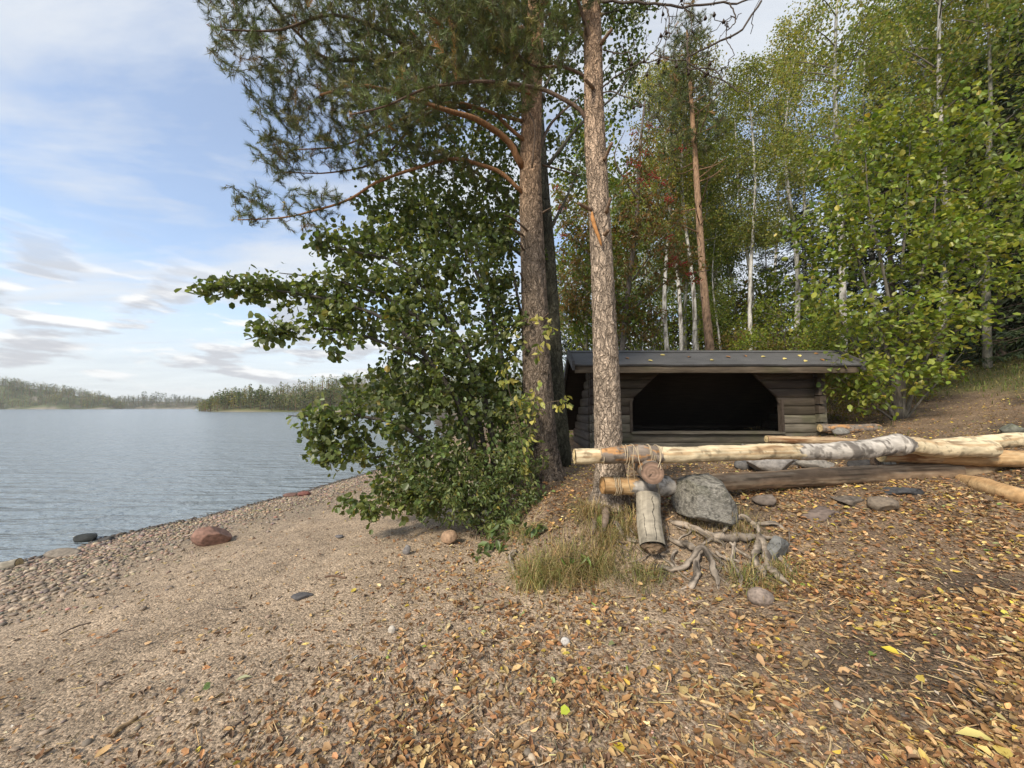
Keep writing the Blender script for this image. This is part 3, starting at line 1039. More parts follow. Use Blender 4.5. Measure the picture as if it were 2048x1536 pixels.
big_boulder()
place_stone(1563, 948, 98, 34, 'rounded grey fire pit stone seen between the two long logs', (.24, .22, .20), 12, .7, 5, group='stones round the fire pit')
place_stone(1645, 938, 74, 22, 'flat pale fire pit stone right of the rounded grey one', (.23, .21, .18), 13, .6, 6, group='stones round the fire pit')
place_stone(1498, 940, 44, 20, 'small sooty fire pit stone left of the rounded grey one', (.11, .105, .10), 14, .6, 6, group='stones round the fire pit')
place_stone(1735, 940, 52, 22, 'charred black fire pit stone under the birch bark log', (.035, .033, .032), 15, .6, 7, group='stones round the fire pit')
place_stone(1604, 930, 60, 16, 'dark flat fire pit stone behind the rounded grey one', (.09, .085, .08), 16, .6, 7, group='stones round the fire pit')
place_stone(1835, 997, 88, 26, 'dark flat slab lying under the right end of the lower log', (.060, .060, .062), 121, .55, 10, 'slab', 'stone_slab', tilt=.10, rough=.05, lo=.28, hi=.60)
place_stone(1772, 1030, 80, 30, 'grey brown slab with an upright broken edge on the bank', (.17, .135, .10), 122, .6, 9, 'slab', 'stone_slab', tilt=-.18, rough=.05, lo=.28, hi=.60)
place_stone(1672, 1048, 100, 32, 'reddish brown pointed slab lying flat on the bank', (.150, .115, .095), 123, .6, 9, 'slab', 'stone_slab', tilt=.05, rough=.05, lo=.28, hi=.60)
place_stone(1712, 1012, 70, 22, 'thin brownish slab just above the reddish pointed slab', (.140, .115, .09), 24, .6, 9, 'slab', 'stone_slab', rough=.05, lo=.28, hi=.60)
place_stone(1547, 1016, 64, 24, 'small brown slab right of the big boulder', (.135, .11, .09), 25, .6, 9, 'slab', 'stone_slab', rough=.05, lo=.28, hi=.60)
place_stone(1562, 1128, 56, 54, 'angular grey slab leaning at the end of the roots', (.150, .150, .142), 126, .6, 8, 'slab', 'stone_slab', tilt=.35, rough=.04, lo=.30, hi=.62)
place_stone(1531, 1214, 50, 30, 'smooth pinkish grey cobble half buried in leaves below the roots', (.240, .190, .155), 27, .7, 1, 'cobble', 'cobble', rough=.04)
place_stone(407, 1094, 74, 40, 'reddish angular boulder alone on the pebble beach', (.235, .135, .100), 31, .65, 6, 'boulder', 'boulder', lo=.45, hi=.72, rough=.04)
place_stone(157, 1088, 48, 15, 'wet black stone lying in the shallow water', (.022, .024, .022), 32, .7, 5)
place_stone(108, 1118, 66, 15, 'long pale grey stone at the edge of the water', (.20, .17, .135), 33, .5, 2)
place_stone(577, 995, 32, 7, 'flat reddish stone awash at the waterline', (.15, .085, .065), 34, .7, 4)
place_stone(604, 993, 26, 9, 'flat dark red stone beside the reddish one at the waterline', (.17, .07, .055), 35, .7, 4)
place_stone(205, 1085, 26, 9, 'small dark stone just right of the wet black stone', (.06, .055, .05), 36, .7, 4)
place_stone(897, 1090, 34, 26, 'orange tan block of stone below the leafy bush', (.33, .215, .135), 37, .8, 8, rough=.05)
place_stone(782, 1270, 15, 15, 'small upright white pebble in the sand', (.48, .43, .36), 38, .8, 0, 'pebble', 'pebble', rough=.03, sub=3)
place_stone(812, 1110, 16, 18, 'small grey stone standing in sand left of the orange block', (.19, .175, .165), 39, .8, 5, sub=3)
place_stone(675, 1078, 18, 6, 'flat grey stone in the sand near the bush tip', (.15, .14, .14), 40, .8, 4, sub=3)
place_stone(597, 1202, 44, 9, 'flat dark slate flake lying on the sand', (.09, .085, .085), 41, .6, 6, sub=3)
place_stone(1690, 870, 30, 14, 'grey stone in front of the short log beside the shelter', (.22, .21, .19), 42, .8, 4, sub=3)
place_stone(1131, 1293, 20, 13, 'white quartz pebble among brown leaves', (.50, .47, .43), 43, .8, 3, 'pebble', 'pebble', sub=3)
place_stone(2040, 868, 36, 22, 'mossy grey stone at the edge of the grass slope', (.15, .15, .12), 44, .8, 4, sub=3, moss=.5)


# ================================================================== LOGS
def log_col(kind, lng=3.0):
    def f(P, A, K):
        ln = P * np.array([2.0, 2.0, 2.0])
        s = np.stack([K * lng * 1.9, np.cos(A) * 3.2, np.sin(A) * 3.2], -1)
        n = fbm(s, 1.6, 5)[..., None]; n2 = fbm(P, 9, 4)[..., None]; n3 = fbm(P * np.array([1, 1, 1]) + 7, 28, 3)[..., None]
        if kind == 'peeled':
            c = np.array([.62, .515, .335]) * (.72 + .55 * n2)
            c = c + (np.array([.38, .235, .115]) - c) * sstep(.53, .66, n) * .7
            c = c * (1 - .45 * sstep(.60, .68, n3))
            kn = sstep(.70, .76, fbm(np.stack([K * lng * 3.2, np.cos(A) * 1.3, np.sin(A) * 1.3], -1), 1.0, 2)[..., None])
            c = c + (np.array([.20, .12, .06]) - c) * kn * .8
        elif kind == 'tan':
            c = np.array([.43, .31, .185]) * (.75 + .5 * n2)
            c = c + (np.array([.20, .10, .045]) - c) * sstep(.48, .66, n)
        elif kind == 'orange':
            c = np.array([.43, .265, .125]) * (.65 + .7 * n2)
            c = c + (np.array([.52, .36, .19]) - c) * sstep(.55, .68, n)
        elif kind == 'birch':
            c = np.array([.50, .455, .395]) * (.65 + .6 * n3)
            r = fbm(np.stack([K * lng * 26, np.cos(A) * 1.2, np.sin(A) * 1.2], -1), 1.0, 3)[..., None]
            c = c + (np.array([.075, .062, .052]) - c) * np.maximum(np.maximum(sstep(.53, .64, n2), sstep(.54, .62, fbm(P + 5, 24, 4)[..., None]) * .75), sstep(.58, .70, r)) * .82
        elif kind == 'bark':
            c = np.array([.215, .175, .140]) * (.55 + .9 * n2)
            c = c + (np.array([.46, .235, .085]) - c) * sstep(.52, .58, fbm(np.stack([K * lng * 7, np.cos(A) * 1.6, np.sin(A) * 1.6], -1) + 3, 1.3, 5)[..., None]) * .8
            c = c * (1 - .5 * sstep(.56, .66, n3))
        elif kind == 'weathered':
            c = np.array([.27, .185, .115]) * (.55 + .9 * n2)
            c = c + (np.array([.36, .27, .18]) - c) * sstep(.50, .66, n)
            c = c * (1 - .6 * sstep(.60, .68, fbm(s * np.array([.7, 1.6, 1.6]) + 4, 2.0, 4)[..., None]))
        elif kind == 'grey':
            c = np.array([.300, .265, .205]) * (.6 + .8 * n)
            c = c * (1 - .30 * sstep(.55, .65, fbm(P, 12, 3)[..., None]))
            w = A + .22 * (fbm(np.stack([K * 6, K * 0, K * 0 + 2], -1), 1.0, 3) - .5)
            w = A + .42 * (fbm(np.stack([K * 7, K * 0, K * 0 + 2], -1), 1.0, 4) - .5)
            for a0, wd, k0, k1 in ((4.35, .042, .1, .97), (5.15, .03, .45, 1.0), (3.5, .03, .0, .5)):
                c = c * (1 - .75 * ((np.abs(w - a0) < wd) & (K > k0) & (K < k1))[..., None])
        return c
    return f


def log_surface(sections, lng=3.0):
    fs = [(k, log_col(s, lng)) for k, s in sections]

    def f(P, A, K):
        out = fs[0][1](P, A, K)
        Kn = K + (fbm(np.stack([np.cos(A), np.sin(A), K * 9], -1), 2.0, 3) - .5) * .05
        for (k0, _), (k1, g) in zip(fs[:-1], fs[1:]):
            out = np.where((Kn > k0)[..., None], g(P, A, K), out)
        return out
    return f


def cut_disc(p, d, r, col, jag=.0, seed=0):
    d = nrm(np.asarray(d, float)); ref = np.array([0, 0, 1.0]) if abs(d[2]) < .9 else np.array([1., 0, 0])
    u = nrm(np.cross(d, ref)); v = np.cross(u, d)
    ns, nr = 28, 7
    a = np.arange(ns) / ns * 2 * np.pi
    V, C = [np.asarray(p, float) + d * .006], [np.asarray(col) * .8]
    for k in range(1, nr + 1):
        q = k / nr
        rr = r * q
        pts = p + u * (np.cos(a) * rr)[:, None] + v * (np.sin(a) * rr)[:, None] + d * (.006 * (1 - q) + .002)
        if jag:
            pts = pts + d * ((fbm(pts + seed, 22, 3) - .35) * jag * (1 - .5 * q))[:, None]
        V += list(pts)
        ring = (.75 + .35 * (k % 2)) * (.5 if k == nr else 1) 
        crack = 1 - .75 * (np.abs(((a - 5.5 + np.pi) % (2 * np.pi)) - np.pi) < .16 * (1 - .6 * q))
        C += list(np.asarray(col) * ring * (.8 + .4 * fbm(pts, 40, 3)[:, None]) * crack[:, None])
    F3 = np.array([[0, 1 + j, 1 + (j + 1) % ns] for j in range(ns)])
    F4 = np.array([[1 + (k - 1) * ns + j, 1 + k * ns + j, 1 + k * ns + (j + 1) % ns, 1 + (k - 1) * ns + (j + 1) % ns] for k in range(1, nr) for j in range(ns)])
    return np.array(V), [F3, F4], np.array(C)


def log(name, label, cat, pts, Y, rpx, sections, group=None, ends=((.5, .38, .2), (.5, .38, .2)), jag=(.02, .02), n=200, sides=36, bump=.14, knob=None):
    pts = np.asarray(pts, float)
    Y = np.broadcast_to(np.asarray(Y, float), (len(pts),))
    W = PY(pts[:, 0], pts[:, 1], Y)
    P = spline(W, n)
    u = np.linspace(0, 1, len(pts))
    r = np.interp(np.linspace(0, 1, n), u, np.broadcast_to(np.asarray(rpx, float), (len(pts),)) * Y / F_PX)
    r = r * (1 + (fbm(P, 3.0, 3) - .5) * .26)
    P = P + (fbm(P[:, None] * .8 + np.array([0, 7, 19])[None, :, None], 1.6, 2) - .5) * .03 * np.sin(np.linspace(0, np.pi, n))[:, None]
    k_ = np.linspace(0, 1, n)
    lo_ = 0
    for hi_, st in sections:
        if st in ('bark', 'birch') and len(sections) > 2:
            r = r * (1 + .075 * ((k_ > lo_) & (k_ <= hi_)))
        lo_ = hi_
    if knob:
        for k, amt, w in knob:
            r = r * (1 + amt * np.exp(-((np.linspace(0, 1, n) - k) / w) ** 2))
    disp = lambda P_, A, K: (fbm(P_, 9, 4) - .5) * bump * 2 + (fbm(P_, 40, 2) - .5) * bump * .5
    base = (float(W[:, 0].mean()), float(W[:, 1].mean()), float(W[:, 2].min()))
    root = thing(name, label, cat, base, group)
    lng = float(np.linalg.norm(np.diff(P, axis=0), axis=1).sum())
    MB().add(*tube(P, r, sides, False, disp, log_surface(sections, lng))).build('log_surface', M_LOG, root)
    if ends[0] is not None:
        MB().add(*cut_disc(P[0], P[0] - P[2], r[0] * 1.0, ends[0], jag[0], 1)).build('cut_end', M_LOG, root, False)
    if ends[1] is not None:
        MB().add(*cut_disc(P[-1], P[-1] - P[-3], r[-1] * 1.0, ends[1], jag[1], 2)).build('cut_end', M_LOG, root, False)
    return root, P, r


YL = 2.62
top_log, TP, TR = log('bench_log', 'long pale top log with bark patches and a birch bark stretch lashed across the bank', 'log',
    [(1150, 913), (1215, 911), (1290, 908), (1345, 909), (1450, 905), (1560, 902), (1640, 903), (1720, 900), (1775, 891), (1815, 890), (1880, 897), (1982, 898)],
    [YL, YL, YL, YL + .02, YL + .1, YL + .2, YL + .28, YL + .36, YL + .42, YL + .46, YL + .52, YL + .6], [15.5, 16, 16, 15.5, 15, 15.5, 16, 16.5, 17, 17, 17, 16],
    [(.075, 'peeled'), (.235, 'bark'), (.495, 'peeled'), (.81, 'birch'), (1, 'peeled')], jag=(.09, .03), n=420, sides=44, knob=[(.775, .22, .022), (.165, .10, .02)])
low_log, LP, LR = log('bench_log', 'long weathered brown lower log with a birch bark end resting by the boulder', 'log',
    [(1205, 970), (1300, 972), (1400, 968), (1480, 961), (1600, 955), (1750, 949), (1900, 943), (1990, 941)], [2.74, 2.78, 2.93, 3.02, 3.12, 3.26, 3.38, 3.46], [17, 17, 16, 17, 17.5, 18, 21, 21],
    [(.09, 'orange'), (.20, 'birch'), (.86, 'weathered'), (1, 'tan')], n=360, sides=40, ends=((.42, .24, .10), (.4, .3, .16)), knob=[(.93, .15, .03)])
log('log', 'short grey log propped steeply against the bank below the lashed logs', 'log', [(1296, 990), (1299, 1040), (1305, 1093)], [2.66, 2.57, 2.46], [22, 23.5, 25],
    [(1, 'grey')], ends=(None, (.24, .17, .11)), jag=(.0, .09), n=60, sides=168, bump=.05)
log('log', 'short cross log with a round cracked cut end lashed between the two long logs', 'log', [(1305, 946), (1294, 934), (1285, 925)], [2.46, 2.75, 3.1], [21.5, 21, 21],
    [(1, 'bark')], ends=((.26, .17, .12), (.3, .2, .12)), jag=(.004, .01), n=60, bump=.05)
log('log', 'pale peeled log behind the end of the long top log', 'log', [(1868, 893), (1960, 886), (2060, 879), (2250, 868)], [3.45, 3.45, 3.5, 3.6], 14, [(1, 'peeled')])
log('log', 'tan peeled log under the end of the long top log', 'log', [(1762, 911), (1850, 911), (1950, 915), (2060, 919), (2300, 930)], [3.3, 3.3, 3.3, 3.3, 3.3], [12, 14, 15.5, 17, 18], [(.3, 'tan'), (1, 'orange')])
log('log', 'dark charred log stub under the birch bark stretch', 'log', [(1752, 926), (1800, 925), (1880, 927)], [3.4, 3.4, 3.4], [12, 13, 12], [(.3, 'birch'), (1, 'bark')], ends=((.1, .07, .05), (.1, .07, .05)))
log('split_log', 'split orange log wedge under the right end of the lower log', 'log', [(1922, 958), (1960, 970), (2010, 986), (2075, 1005)], [3.2, 3.0, 2.78, 2.6], [9, 16, 18, 18], [(1, 'orange')], bump=.16, sides=14)
log('log', 'thin reddish brown log lying behind the fire pit', 'log', [(1533, 878), (1620, 881), (1710, 886)], [4.6, 4.6, 4.7], [7, 8, 8], [(1, 'tan')])
log('log', 'short dark log lying on the ground right of the shelter', 'log', [(1640, 856), (1700, 858), (1756, 857)], [6.4, 6.4, 6.5], [8, 9.5, 9], [(1, 'bark')])
log('driftwood', 'grey driftwood log end at the edge of the water', 'driftwood', [(-60, 1142), (-10, 1136), (38, 1126)], [3.7, 3.75, 3.8], [10, 10, 9], [(1, 'grey')], jag=(.01, .01), n=60)


def twine():
    """thin cord wound round the crossing logs"""
    root = thing('twine', 'thin pale twine lashing the top log to the cross log', 'twine', TP[40])
    def wind(P, r, k, turns, lean):
        i = int(k * (len(P) - 1))
        d = nrm(P[i + 1] - P[i - 1]); u = nrm(np.cross(d, [0, 0, 1])); v = np.cross(u, d)
        a = np.linspace(0, turns * 2 * np.pi, int(turns * 26))
        rr = r[i] * 1.07 + .003
        q = P[i] + u * (np.cos(a) * rr)[:, None] + v * (np.sin(a) * rr)[:, None] + d * (np.linspace(-.5, .5, len(a)) * lean + .006 * np.sin(a * .7 + k * 60))[:, None]
        MB().add(*tube(q, .0032, 5, False, None, (.42, .34, .23))).build('cord', M_ROPE, root)
    for k, t, l in ((.075, 1, .01), (.135, 2, .04), (.150, 1, -.04), (.195, 2, .02), (.215, 1, -.02)):
        wind(TP, TR, k, t, l)
    def loop(pts, Y):
        MB().add(*tube(spline(PY(np.array([p[0] for p in pts]), np.array([p[1] for p in pts]), np.asarray(Y)), 24), .003, 5, False, None, (.42, .34, .23))).build('cord', M_ROPE, root)
    loop([(1268, 892), (1266, 925), (1270, 958)], [2.50, 2.50, 2.56]); loop([(1275, 893), (1278, 920), (1284, 940)], [2.5, 2.46, 2.46])
    loop([(1318, 892), (1322, 915), (1316, 935)], [2.5, 2.46, 2.44]); loop([(1325, 893), (1320, 920), (1322, 938)], [2.5, 2.47, 2.44])
    loop([(1258, 925), (1256, 955), (1262, 985)], [2.55, 2.57, 2.62])
    root2 = thing('twine', 'pale twine wound round the orange end of the lower log', 'twine', LP[10])
    for k in (.035, .045, .148):
        i = int(k * (len(LP) - 1)); d = nrm(LP[i + 1] - LP[i - 1]); u = nrm(np.cross(d, [0, 0, 1])); v = np.cross(u, d)
        a = np.linspace(0, 4 * np.pi, 52); rr = LR[i] * 1.07 + .003
        q = LP[i] + u * (np.cos(a) * rr)[:, None] + v * (np.sin(a) * rr)[:, None] + d * (np.linspace(-.01, .012, 52))[:, None]
        MB().add(*tube(q, .0032, 5, False, None, (.42, .34, .23))).build('cord', M_ROPE, root2)


twine()

# ------------------------------------------------------------------ bare roots on the bank
def roots():
    root = thing('tree_roots', 'weathered grey gnarled roots spilling down the bank below the boulder', 'roots', G(1430.0, 1120.0))
    rc = lambda P, A, K: (np.array([.215, .178, .140]) * (.25 + 1.5 * sstep(.25, .75, fbm(np.stack([np.cos(A) * 3.4 + P[..., 0] * 3, np.sin(A) * 3.4, K * 5], -1), 1, 4)[..., None])))
    for pts, r0, r1, lift in (
        ([(1307, 1129), (1348, 1139), (1379, 1118), (1404, 1092), (1422, 1116), (1430, 1152), (1441, 1180)], 7, 10, (.05, .05, .09, .12, .09, .05, .0)),
        ([(1412, 1093), (1391, 1116), (1397, 1147), (1384, 1170), (1360, 1178)], 11, 7, (.10, .07, .05, .03, .0)),
        ([(1430, 1100), (1450, 1116), (1471, 1121), (1490, 1130)], 6, 4, (.08, .05, .03, .0)),
        ([(1460, 1085), (1481, 1106), (1499, 1113), (1508, 1122)], 6, 5, (.05, .04, .03, .0)),
        ([(1516, 1068), (1530, 1100), (1537, 1131), (1553, 1152), (1584, 1174)], 14, 7, (.08, .08, .06, .04, .0)),
        ([(1519, 1077), (1512, 1116), (1522, 1142), (1530, 1160)], 10, 7, (.08, .07, .04, .0)),
        ([(1330, 1038), (1389, 1057), (1425, 1075), (1450, 1090)], 9, 8, (.0, .05, .05, .05)),
        ([(1446, 1060), (1476, 1034), (1504, 1044), (1520, 1070)], 8, 10, (.03, .06, .07, .07)),
        ([(1500, 1042), (1553, 1049), (1575, 1062)], 7, 4, (.04, .04, .0)),
        ([(1400, 1060), (1450, 1076), (1519, 1072)], 12, 13, (.03, .05, .08)),
        ([(1338, 1078), (1362, 1088), (1404, 1095)], 8, 10, (.0, .05, .1)),
        ([(1225, 1045), (1251, 1070), (1280, 1088)], 7, 5, (.02, .03, .02)),
        ([(1470, 1085), (1465, 1120), (1480, 1160), (1474, 1178)], 6, 4, (.05, .04, .03, .0)),
        ([(1545, 1088), (1565, 1120), (1590, 1150)], 6, 4, (.05, .04, .0)),
        ([(1350, 1100), (1345, 1120), (1362, 1140)], 5, 4, (.02, .04, .0)),
        ([(1030, 1100), (1022, 1120), (1030, 1145)], 7, 5, (.05, .05, .0)),
    ):
        g = G(np.array([p[0] for p in pts], float), np.array([p[1] for p in pts], float))
        d = nrm(CAM - g)
        W = g + d * np.asarray(lift)[:, None] * .8
        P = spline(W, 44)
        P = P + (fbm(P[:, None] * 0 + P[:, None] + np.array([0, 9, 31])[None, :, None], 16, 3) - .5) * .045
        s = g[:, 1].mean() / F_PX
        rr = np.linspace(r0, r1, 44) * .66 * s * (1 + (fbm(P, 18, 3) - .5) * .8)
        rr[-10:] *= np.linspace(1, .25, 10); rr[:5] *= np.linspace(.6, 1, 5)
        P[-4:, 2] -= np.linspace(0, .03, 4)
        MB().add(*tube(P, rr, 10, True, lambda P_, A, K: (fbm(P_, 30, 3) - .5) * .45 + .20 * np.cos(3 * A + K * 14) * (fbm(P_, 8, 2)), rc)).build('root', M_WOOD, root)
    for pts, r0, lift in (([(1408, 1094), (1420, 1105), (1450, 1130), (1458, 1160)], 5, .05), ([(1425, 1076), (1412, 1085), (1390, 1100)], 5, .05), ([(1540, 1120), (1520, 1140), (1500, 1165)], 4, .04),
                          ([(1534, 1100), (1560, 1120), (1575, 1138)], 4, .04), ([(1389, 1057), (1370, 1068), (1352, 1086)], 4, .03), ([(1476, 1040), (1470, 1062), (1462, 1086)], 5, .05), ([(1430, 1150), (1446, 1160), (1462, 1182)], 4, .01),
                          ([(1519, 1072), (1545, 1078), (1570, 1095)], 6, .05), ([(1350, 1135), (1330, 1120), (1318, 1108)], 4, .04)):
        g = G(np.array([p[0] for p in pts], float), np.array([p[1] for p in pts], float)); d = nrm(CAM - g)
        W = g + d * (np.linspace(1, .0, len(pts)) * lift)[:, None]
        P = spline(W, 26); P = P + (fbm(P[:, None] + np.array([0, 9, 31])[None, :, None], 20, 3) - .5) * .03
        MB().add(*tube(P, np.linspace(r0, r0 * .3, 26) * 2.5 / F_PX * .8, 8, True, lambda P_, A, K: (fbm(P_, 30, 3) - .5) * .5, rc)).build('root', M_WOOD, root)
    fine = MB()
    r = np.random.default_rng(77)
    for _ in range(60):
        a = np.array([r.uniform(1215, 1580), r.uniform(1050, 1150)]); d = np.array([r.normal(0, 22), r.uniform(8, 34)])
        g = G(np.array([a[0], a[0] + d[0] * .5, a[0] + d[0]]), np.array([a[1], a[1] + d[1] * .6, a[1] + d[1]]))
        g[1] += nrm(CAM - g[1]) * r.uniform(.01, .05); g[:, 2] += .004
        fine.add(*tube(spline(g, 9), np.linspace(.0042, .0016, 9) * r.uniform(.6, 1.5), 4, False, None, np.array([.20, .165, .13]) * r.uniform(.5, 1.3)))
    fine.build('rootlets', M_TWIG, root)['kind'] = 'stuff'


roots()

# ================================================================== TREES AND PLANTS
def lobes(spec, n, surf=2.0):
    """points filling leafy masses: each mass (pixel x, pixel y, depth m, half width px, half height px, half depth m)"""
    spec = np.asarray(spec, float)
    w = (spec[:, 3] * spec[:, 4] * spec[:, 5] * spec[:, 2] ** 2) ** .8
    k = rng.choice(len(spec), n, p=w / w.sum())
    s = spec[k]
    u = rand_dirs(n) * (rng.random(n) ** (1 / surf / 1.3))[:, None]
    c = PY(s[:, 0], s[:, 1], s[:, 2])
    m = s[:, 2] / F_PX
    return c + u * np.stack([s[:, 3] * m, s[:, 5], s[:, 4] * m], -1)


def grow(start, targets, sag=.06, wob=.10, steps=3):
    """twigs that reach every target from the nearest wood; returns nodes, parent index, end node per target"""
    start = np.asarray(start, float)
    n0, T = len(start), len(targets)
    N = np.zeros((n0 + T * steps, 3)); N[:n0] = start
    par = np.full(len(N), -1); cnt = n0
    dmin = np.empty(T)
    for i in range(0, T, 400):
        dmin[i:i + 400] = np.sqrt(((targets[i:i + 400, None] - start[None]) ** 2).sum(-1)).min(1)
    order = np.argsort(dmin)
    ends = np.zeros(T, int)
    rr = rng.normal(size=(T, steps, 3))
    for ti in order:
        t = targets[ti]
        d = ((N[:cnt] - t) ** 2).sum(1)
        q = int(d.argmin()); L = math.sqrt(d[q]); a = N[q]; prev = q
        for k in range(1, steps + 1):
            f = k / steps
            p = a + (t - a) * f
            if k < steps:
                p = p + rr[ti, k] * wob * L * .5 + np.array([0, 0, sag * L * math.sin(f * math.pi)])
            N[cnt] = p; par[cnt] = prev; prev = cnt; cnt += 1
        ends[ti] = prev
    return N[:cnt], par[:cnt], ends


def twig_mesh(N, par, n0, r_tip=.0022, power=.42, rmax=.05, col=(.10, .08, .06), sides=4):
    c = np.ones(len(N))
    for i in range(len(N) - 1, n0 - 1, -1):
        if par[i] >= 0: c[par[i]] += c[i] * .34
    r = np.minimum(r_tip * c ** power, rmax)
    k = np.arange(n0, len(N))
    pa = par[k]
    ra = np.where(pa < n0, np.minimum(r[k] * 1.25, rmax), np.minimum(r[pa], r[k] * 1.6))
    V, F = prisms(N[pa], N[k], ra, r[k], sides)
    colv = np.repeat(np.asarray(col) * (.6 + .8 * rng.random((len(k), 1))), 2 * sides, 0)
    return V, F, colv


def leafy(N, par, ends, per, spread, L, W, pal, wts=None, shape='round', droop=.35, up=.8, along=2):
    """leaves set along the last twigs"""
    e = np.repeat(ends, per)
    q = par[e].copy(); q2 = par[q]
    q2 = np.where(q2 < 0, q, q2)
    f = rng.random(len(e))
    base = np.where((f < .5)[:, None], N[e] + (N[q] - N[e]) * (f * 2)[:, None], N[q] + (N[q2] - N[q]) * ((f - .5) * 2 * .8)[:, None])
    d = nrm(N[e] - N[q] + 1e-6)
    pos = base + rng.normal(0, spread, (len(e), 3))
    ax = nrm(d * .6 + rng.normal(0, .75, (len(e), 3)) + np.array([0, 0, -droop]))
    nm = nrm(rng.normal(0, .75, (len(e), 3)) + np.array([0, 0, up]))
    ln = L * (.65 + .6 * rng.random(len(e)))
    wd = ln * W / L * (.85 + .3 * rng.random(len(e)))
    c = pick(pal, len(e), wts)
    return pos, ax, nm, ln, wd, c


def split_visible(pos, size_m, n, cell=13):
    """the n leaves that show largest in front of the rest"""
    px, py, f = project(pos)
    ok = (px > 0) & (px < 2048) & (py > 0) & (py < 1536) & (f > .2)
    idx = np.where(ok)[0]
    key = (px[idx] // cell).astype(int) * 4096 + (py[idx] // cell).astype(int)
    o = np.lexsort((f[idx], key))
    first = np.concatenate([[True], np.diff(key[o]) != 0])
    front = idx[o][first]
    front = front[np.argsort(-(np.asarray(size_m)[front] / f[front]))][:n]
    m = np.zeros(len(pos), bool); m[front] = True
    return m


def leaf_objects(root, sel, pos, ax, nm, ln, wd, col, mat, shape, name='leaf', nvar=10, parent=None, on_build=None):
    """the picked leaves as objects that share a few meshes"""
    T, F = LEAF_SHAPES[shape]
    idx = np.where(sel)[0]
    if not len(idx): return
    ratio = float(np.median(wd / ln))
    ci = col[idx]
    lum = ci @ np.array([.5, .4, .1]) + ci[:, 0] * .8
    bins = np.array_split(np.argsort(lum), min(nvar, len(idx)))
    x, y, z = leaf_axes(ax[idx], nm[idx])
    org = np.array(root.location) if root else np.zeros(3)
    for b in bins:
        c = np.median(ci[b], 0)
        V = np.stack([T[:, 0] * ratio, T[:, 1], T[:, 2]], -1)
        cc = np.array([c * (.9 + .2 * ((k * 37) % 5) / 4) for k in range(len(T))])
        me = mesh_data(name, V, [F], cc, mat)
        for i in b:
            o = bpy.data.objects.new(name, me)
            M = np.eye(4)
            s = ln[idx[i]]
            M[:3, 0], M[:3, 1], M[:3, 2], M[:3, 3] = x[i] * s, y[i] * s, z[i] * s, pos[idx[i]] - org
            if root: o.parent = root
            o.matrix_basis = Matrix(M.tolist())
            COL.objects.link(o)
            if on_build: on_build(o, idx[i])


def foliage(root, name, pos, ax, nm, ln, wd, col, mat, shape, keep=None, stuff=True):
    k = np.ones(len(pos), bool) if keep is None else keep
    V, F, kk = leaves(pos[k], ax[k], nm[k], ln[k], wd[k], shape)
    o = MB().add(V, F, np.repeat(col[k], kk, 0)).build(name, mat, root, False)
    if stuff: o['kind'] = 'stuff'
    return o


def needles(tips, dirs, per, L, base_w, pal, wts=None, tuft=.11, spread=.75):
    n = len(tips); m = n * per
    d = np.repeat(dirs, per, 0); p = np.repeat(tips, per, 0)
    r = rng.normal(size=(m, 3)); r = nrm(r - d * np.sum(r * d, 1, keepdims=True))
    u = rng.random((m, 1))
    b = p - d * (u * tuft)
    ax = nrm(d * (1 - u * .35) + r * spread * (.5 + .6 * rng.random((m, 1))))
    ln = L * (.7 + .5 * rng.random((m, 1)))
    s = nrm(np.cross(ax, rng.normal(size=(m, 3))))
    V = np.stack([b - s * base_w / 2, b + s * base_w / 2, b + ax * ln], 1).reshape(-1, 3)
    F = np.arange(m * 3).reshape(-1, 3)
    c = np.repeat(pick(pal, n, wts, .22), per, 0) * np.exp(rng.normal(0, .18, (m, 1)))
    return V, [F], np.repeat(c, 3, 0)


PINE_PAL = [(.135, .158, .056), (.170, .178, .062), (.104, .130, .052), (.32, .19, .07)]
PINE_W = [4, 3, 3, .35]


def bark_col(low, mid, top, z0, z1, plate=1.0):
    low, mid, top = map(np.asarray, (low, mid, top))

    def f(P, A, K):
        t = np.clip((P[..., 2] - z0) / (z1 - z0), 0, 1)[..., None]
        c = np.where(t < .5, low + (mid - low) * (t * 2), mid + (top - mid) * (t * 2 - 1))
        q = np.stack([np.cos(A) * 2.2, np.sin(A) * 2.2, P[..., 2] * 3.2], -1)
        n = fbm(q, 2.4, 5)[..., None]; n2 = fbm(P, 45, 3)[..., None]
        rid = np.abs(fbm(q, 3.2, 3)[..., None] - .5) * 2
        c = c * (.72 + .55 * n) * (.8 + .4 * n2)
        return c * (1 - .55 * plate * sstep(.16, .03, rid))
    return f


def bark_disp(amount, freq=1.0):
    def f(P, A, K):
        q = np.stack([np.cos(A) * 2.2, np.sin(A) * 2.2, P[..., 2] * 3.2], -1)
        rid = np.abs(fbm(q, 3.2 * freq, 3) - .5) * 2
        return amount * (sstep(0, .22, rid) - .7) + amount * .8 * (fbm(q, 7 * freq, 3) - .5)
    return f


def px_trunk(pts, Y, n, extra=None):
    p = np.asarray(pts, float)
    Yv = np.broadcast_to(np.asarray(Y, float), (len(p),))
    W = PY(p[:, 0], p[:, 1], Yv)
    r = p[:, 2] / 2 * Yv / F_PX
    return spline(W, n), np.interp(np.linspace(0, 1, n), np.linspace(0, 1, len(p)), r)


def limb(pts, Y, r0, r1, n=22):
    p = np.asarray(pts, float)
    W = PY(p[:, 0], p[:, 1], np.linspace(Y[0], Y[1], len(p)))
    P = spline(W, n)
    P[1:] += (fbm(P[1:], 5, 3) - .5)[:, None] * np.array([.03, .05, .05])
    return P, np.linspace(r0, r1, n)


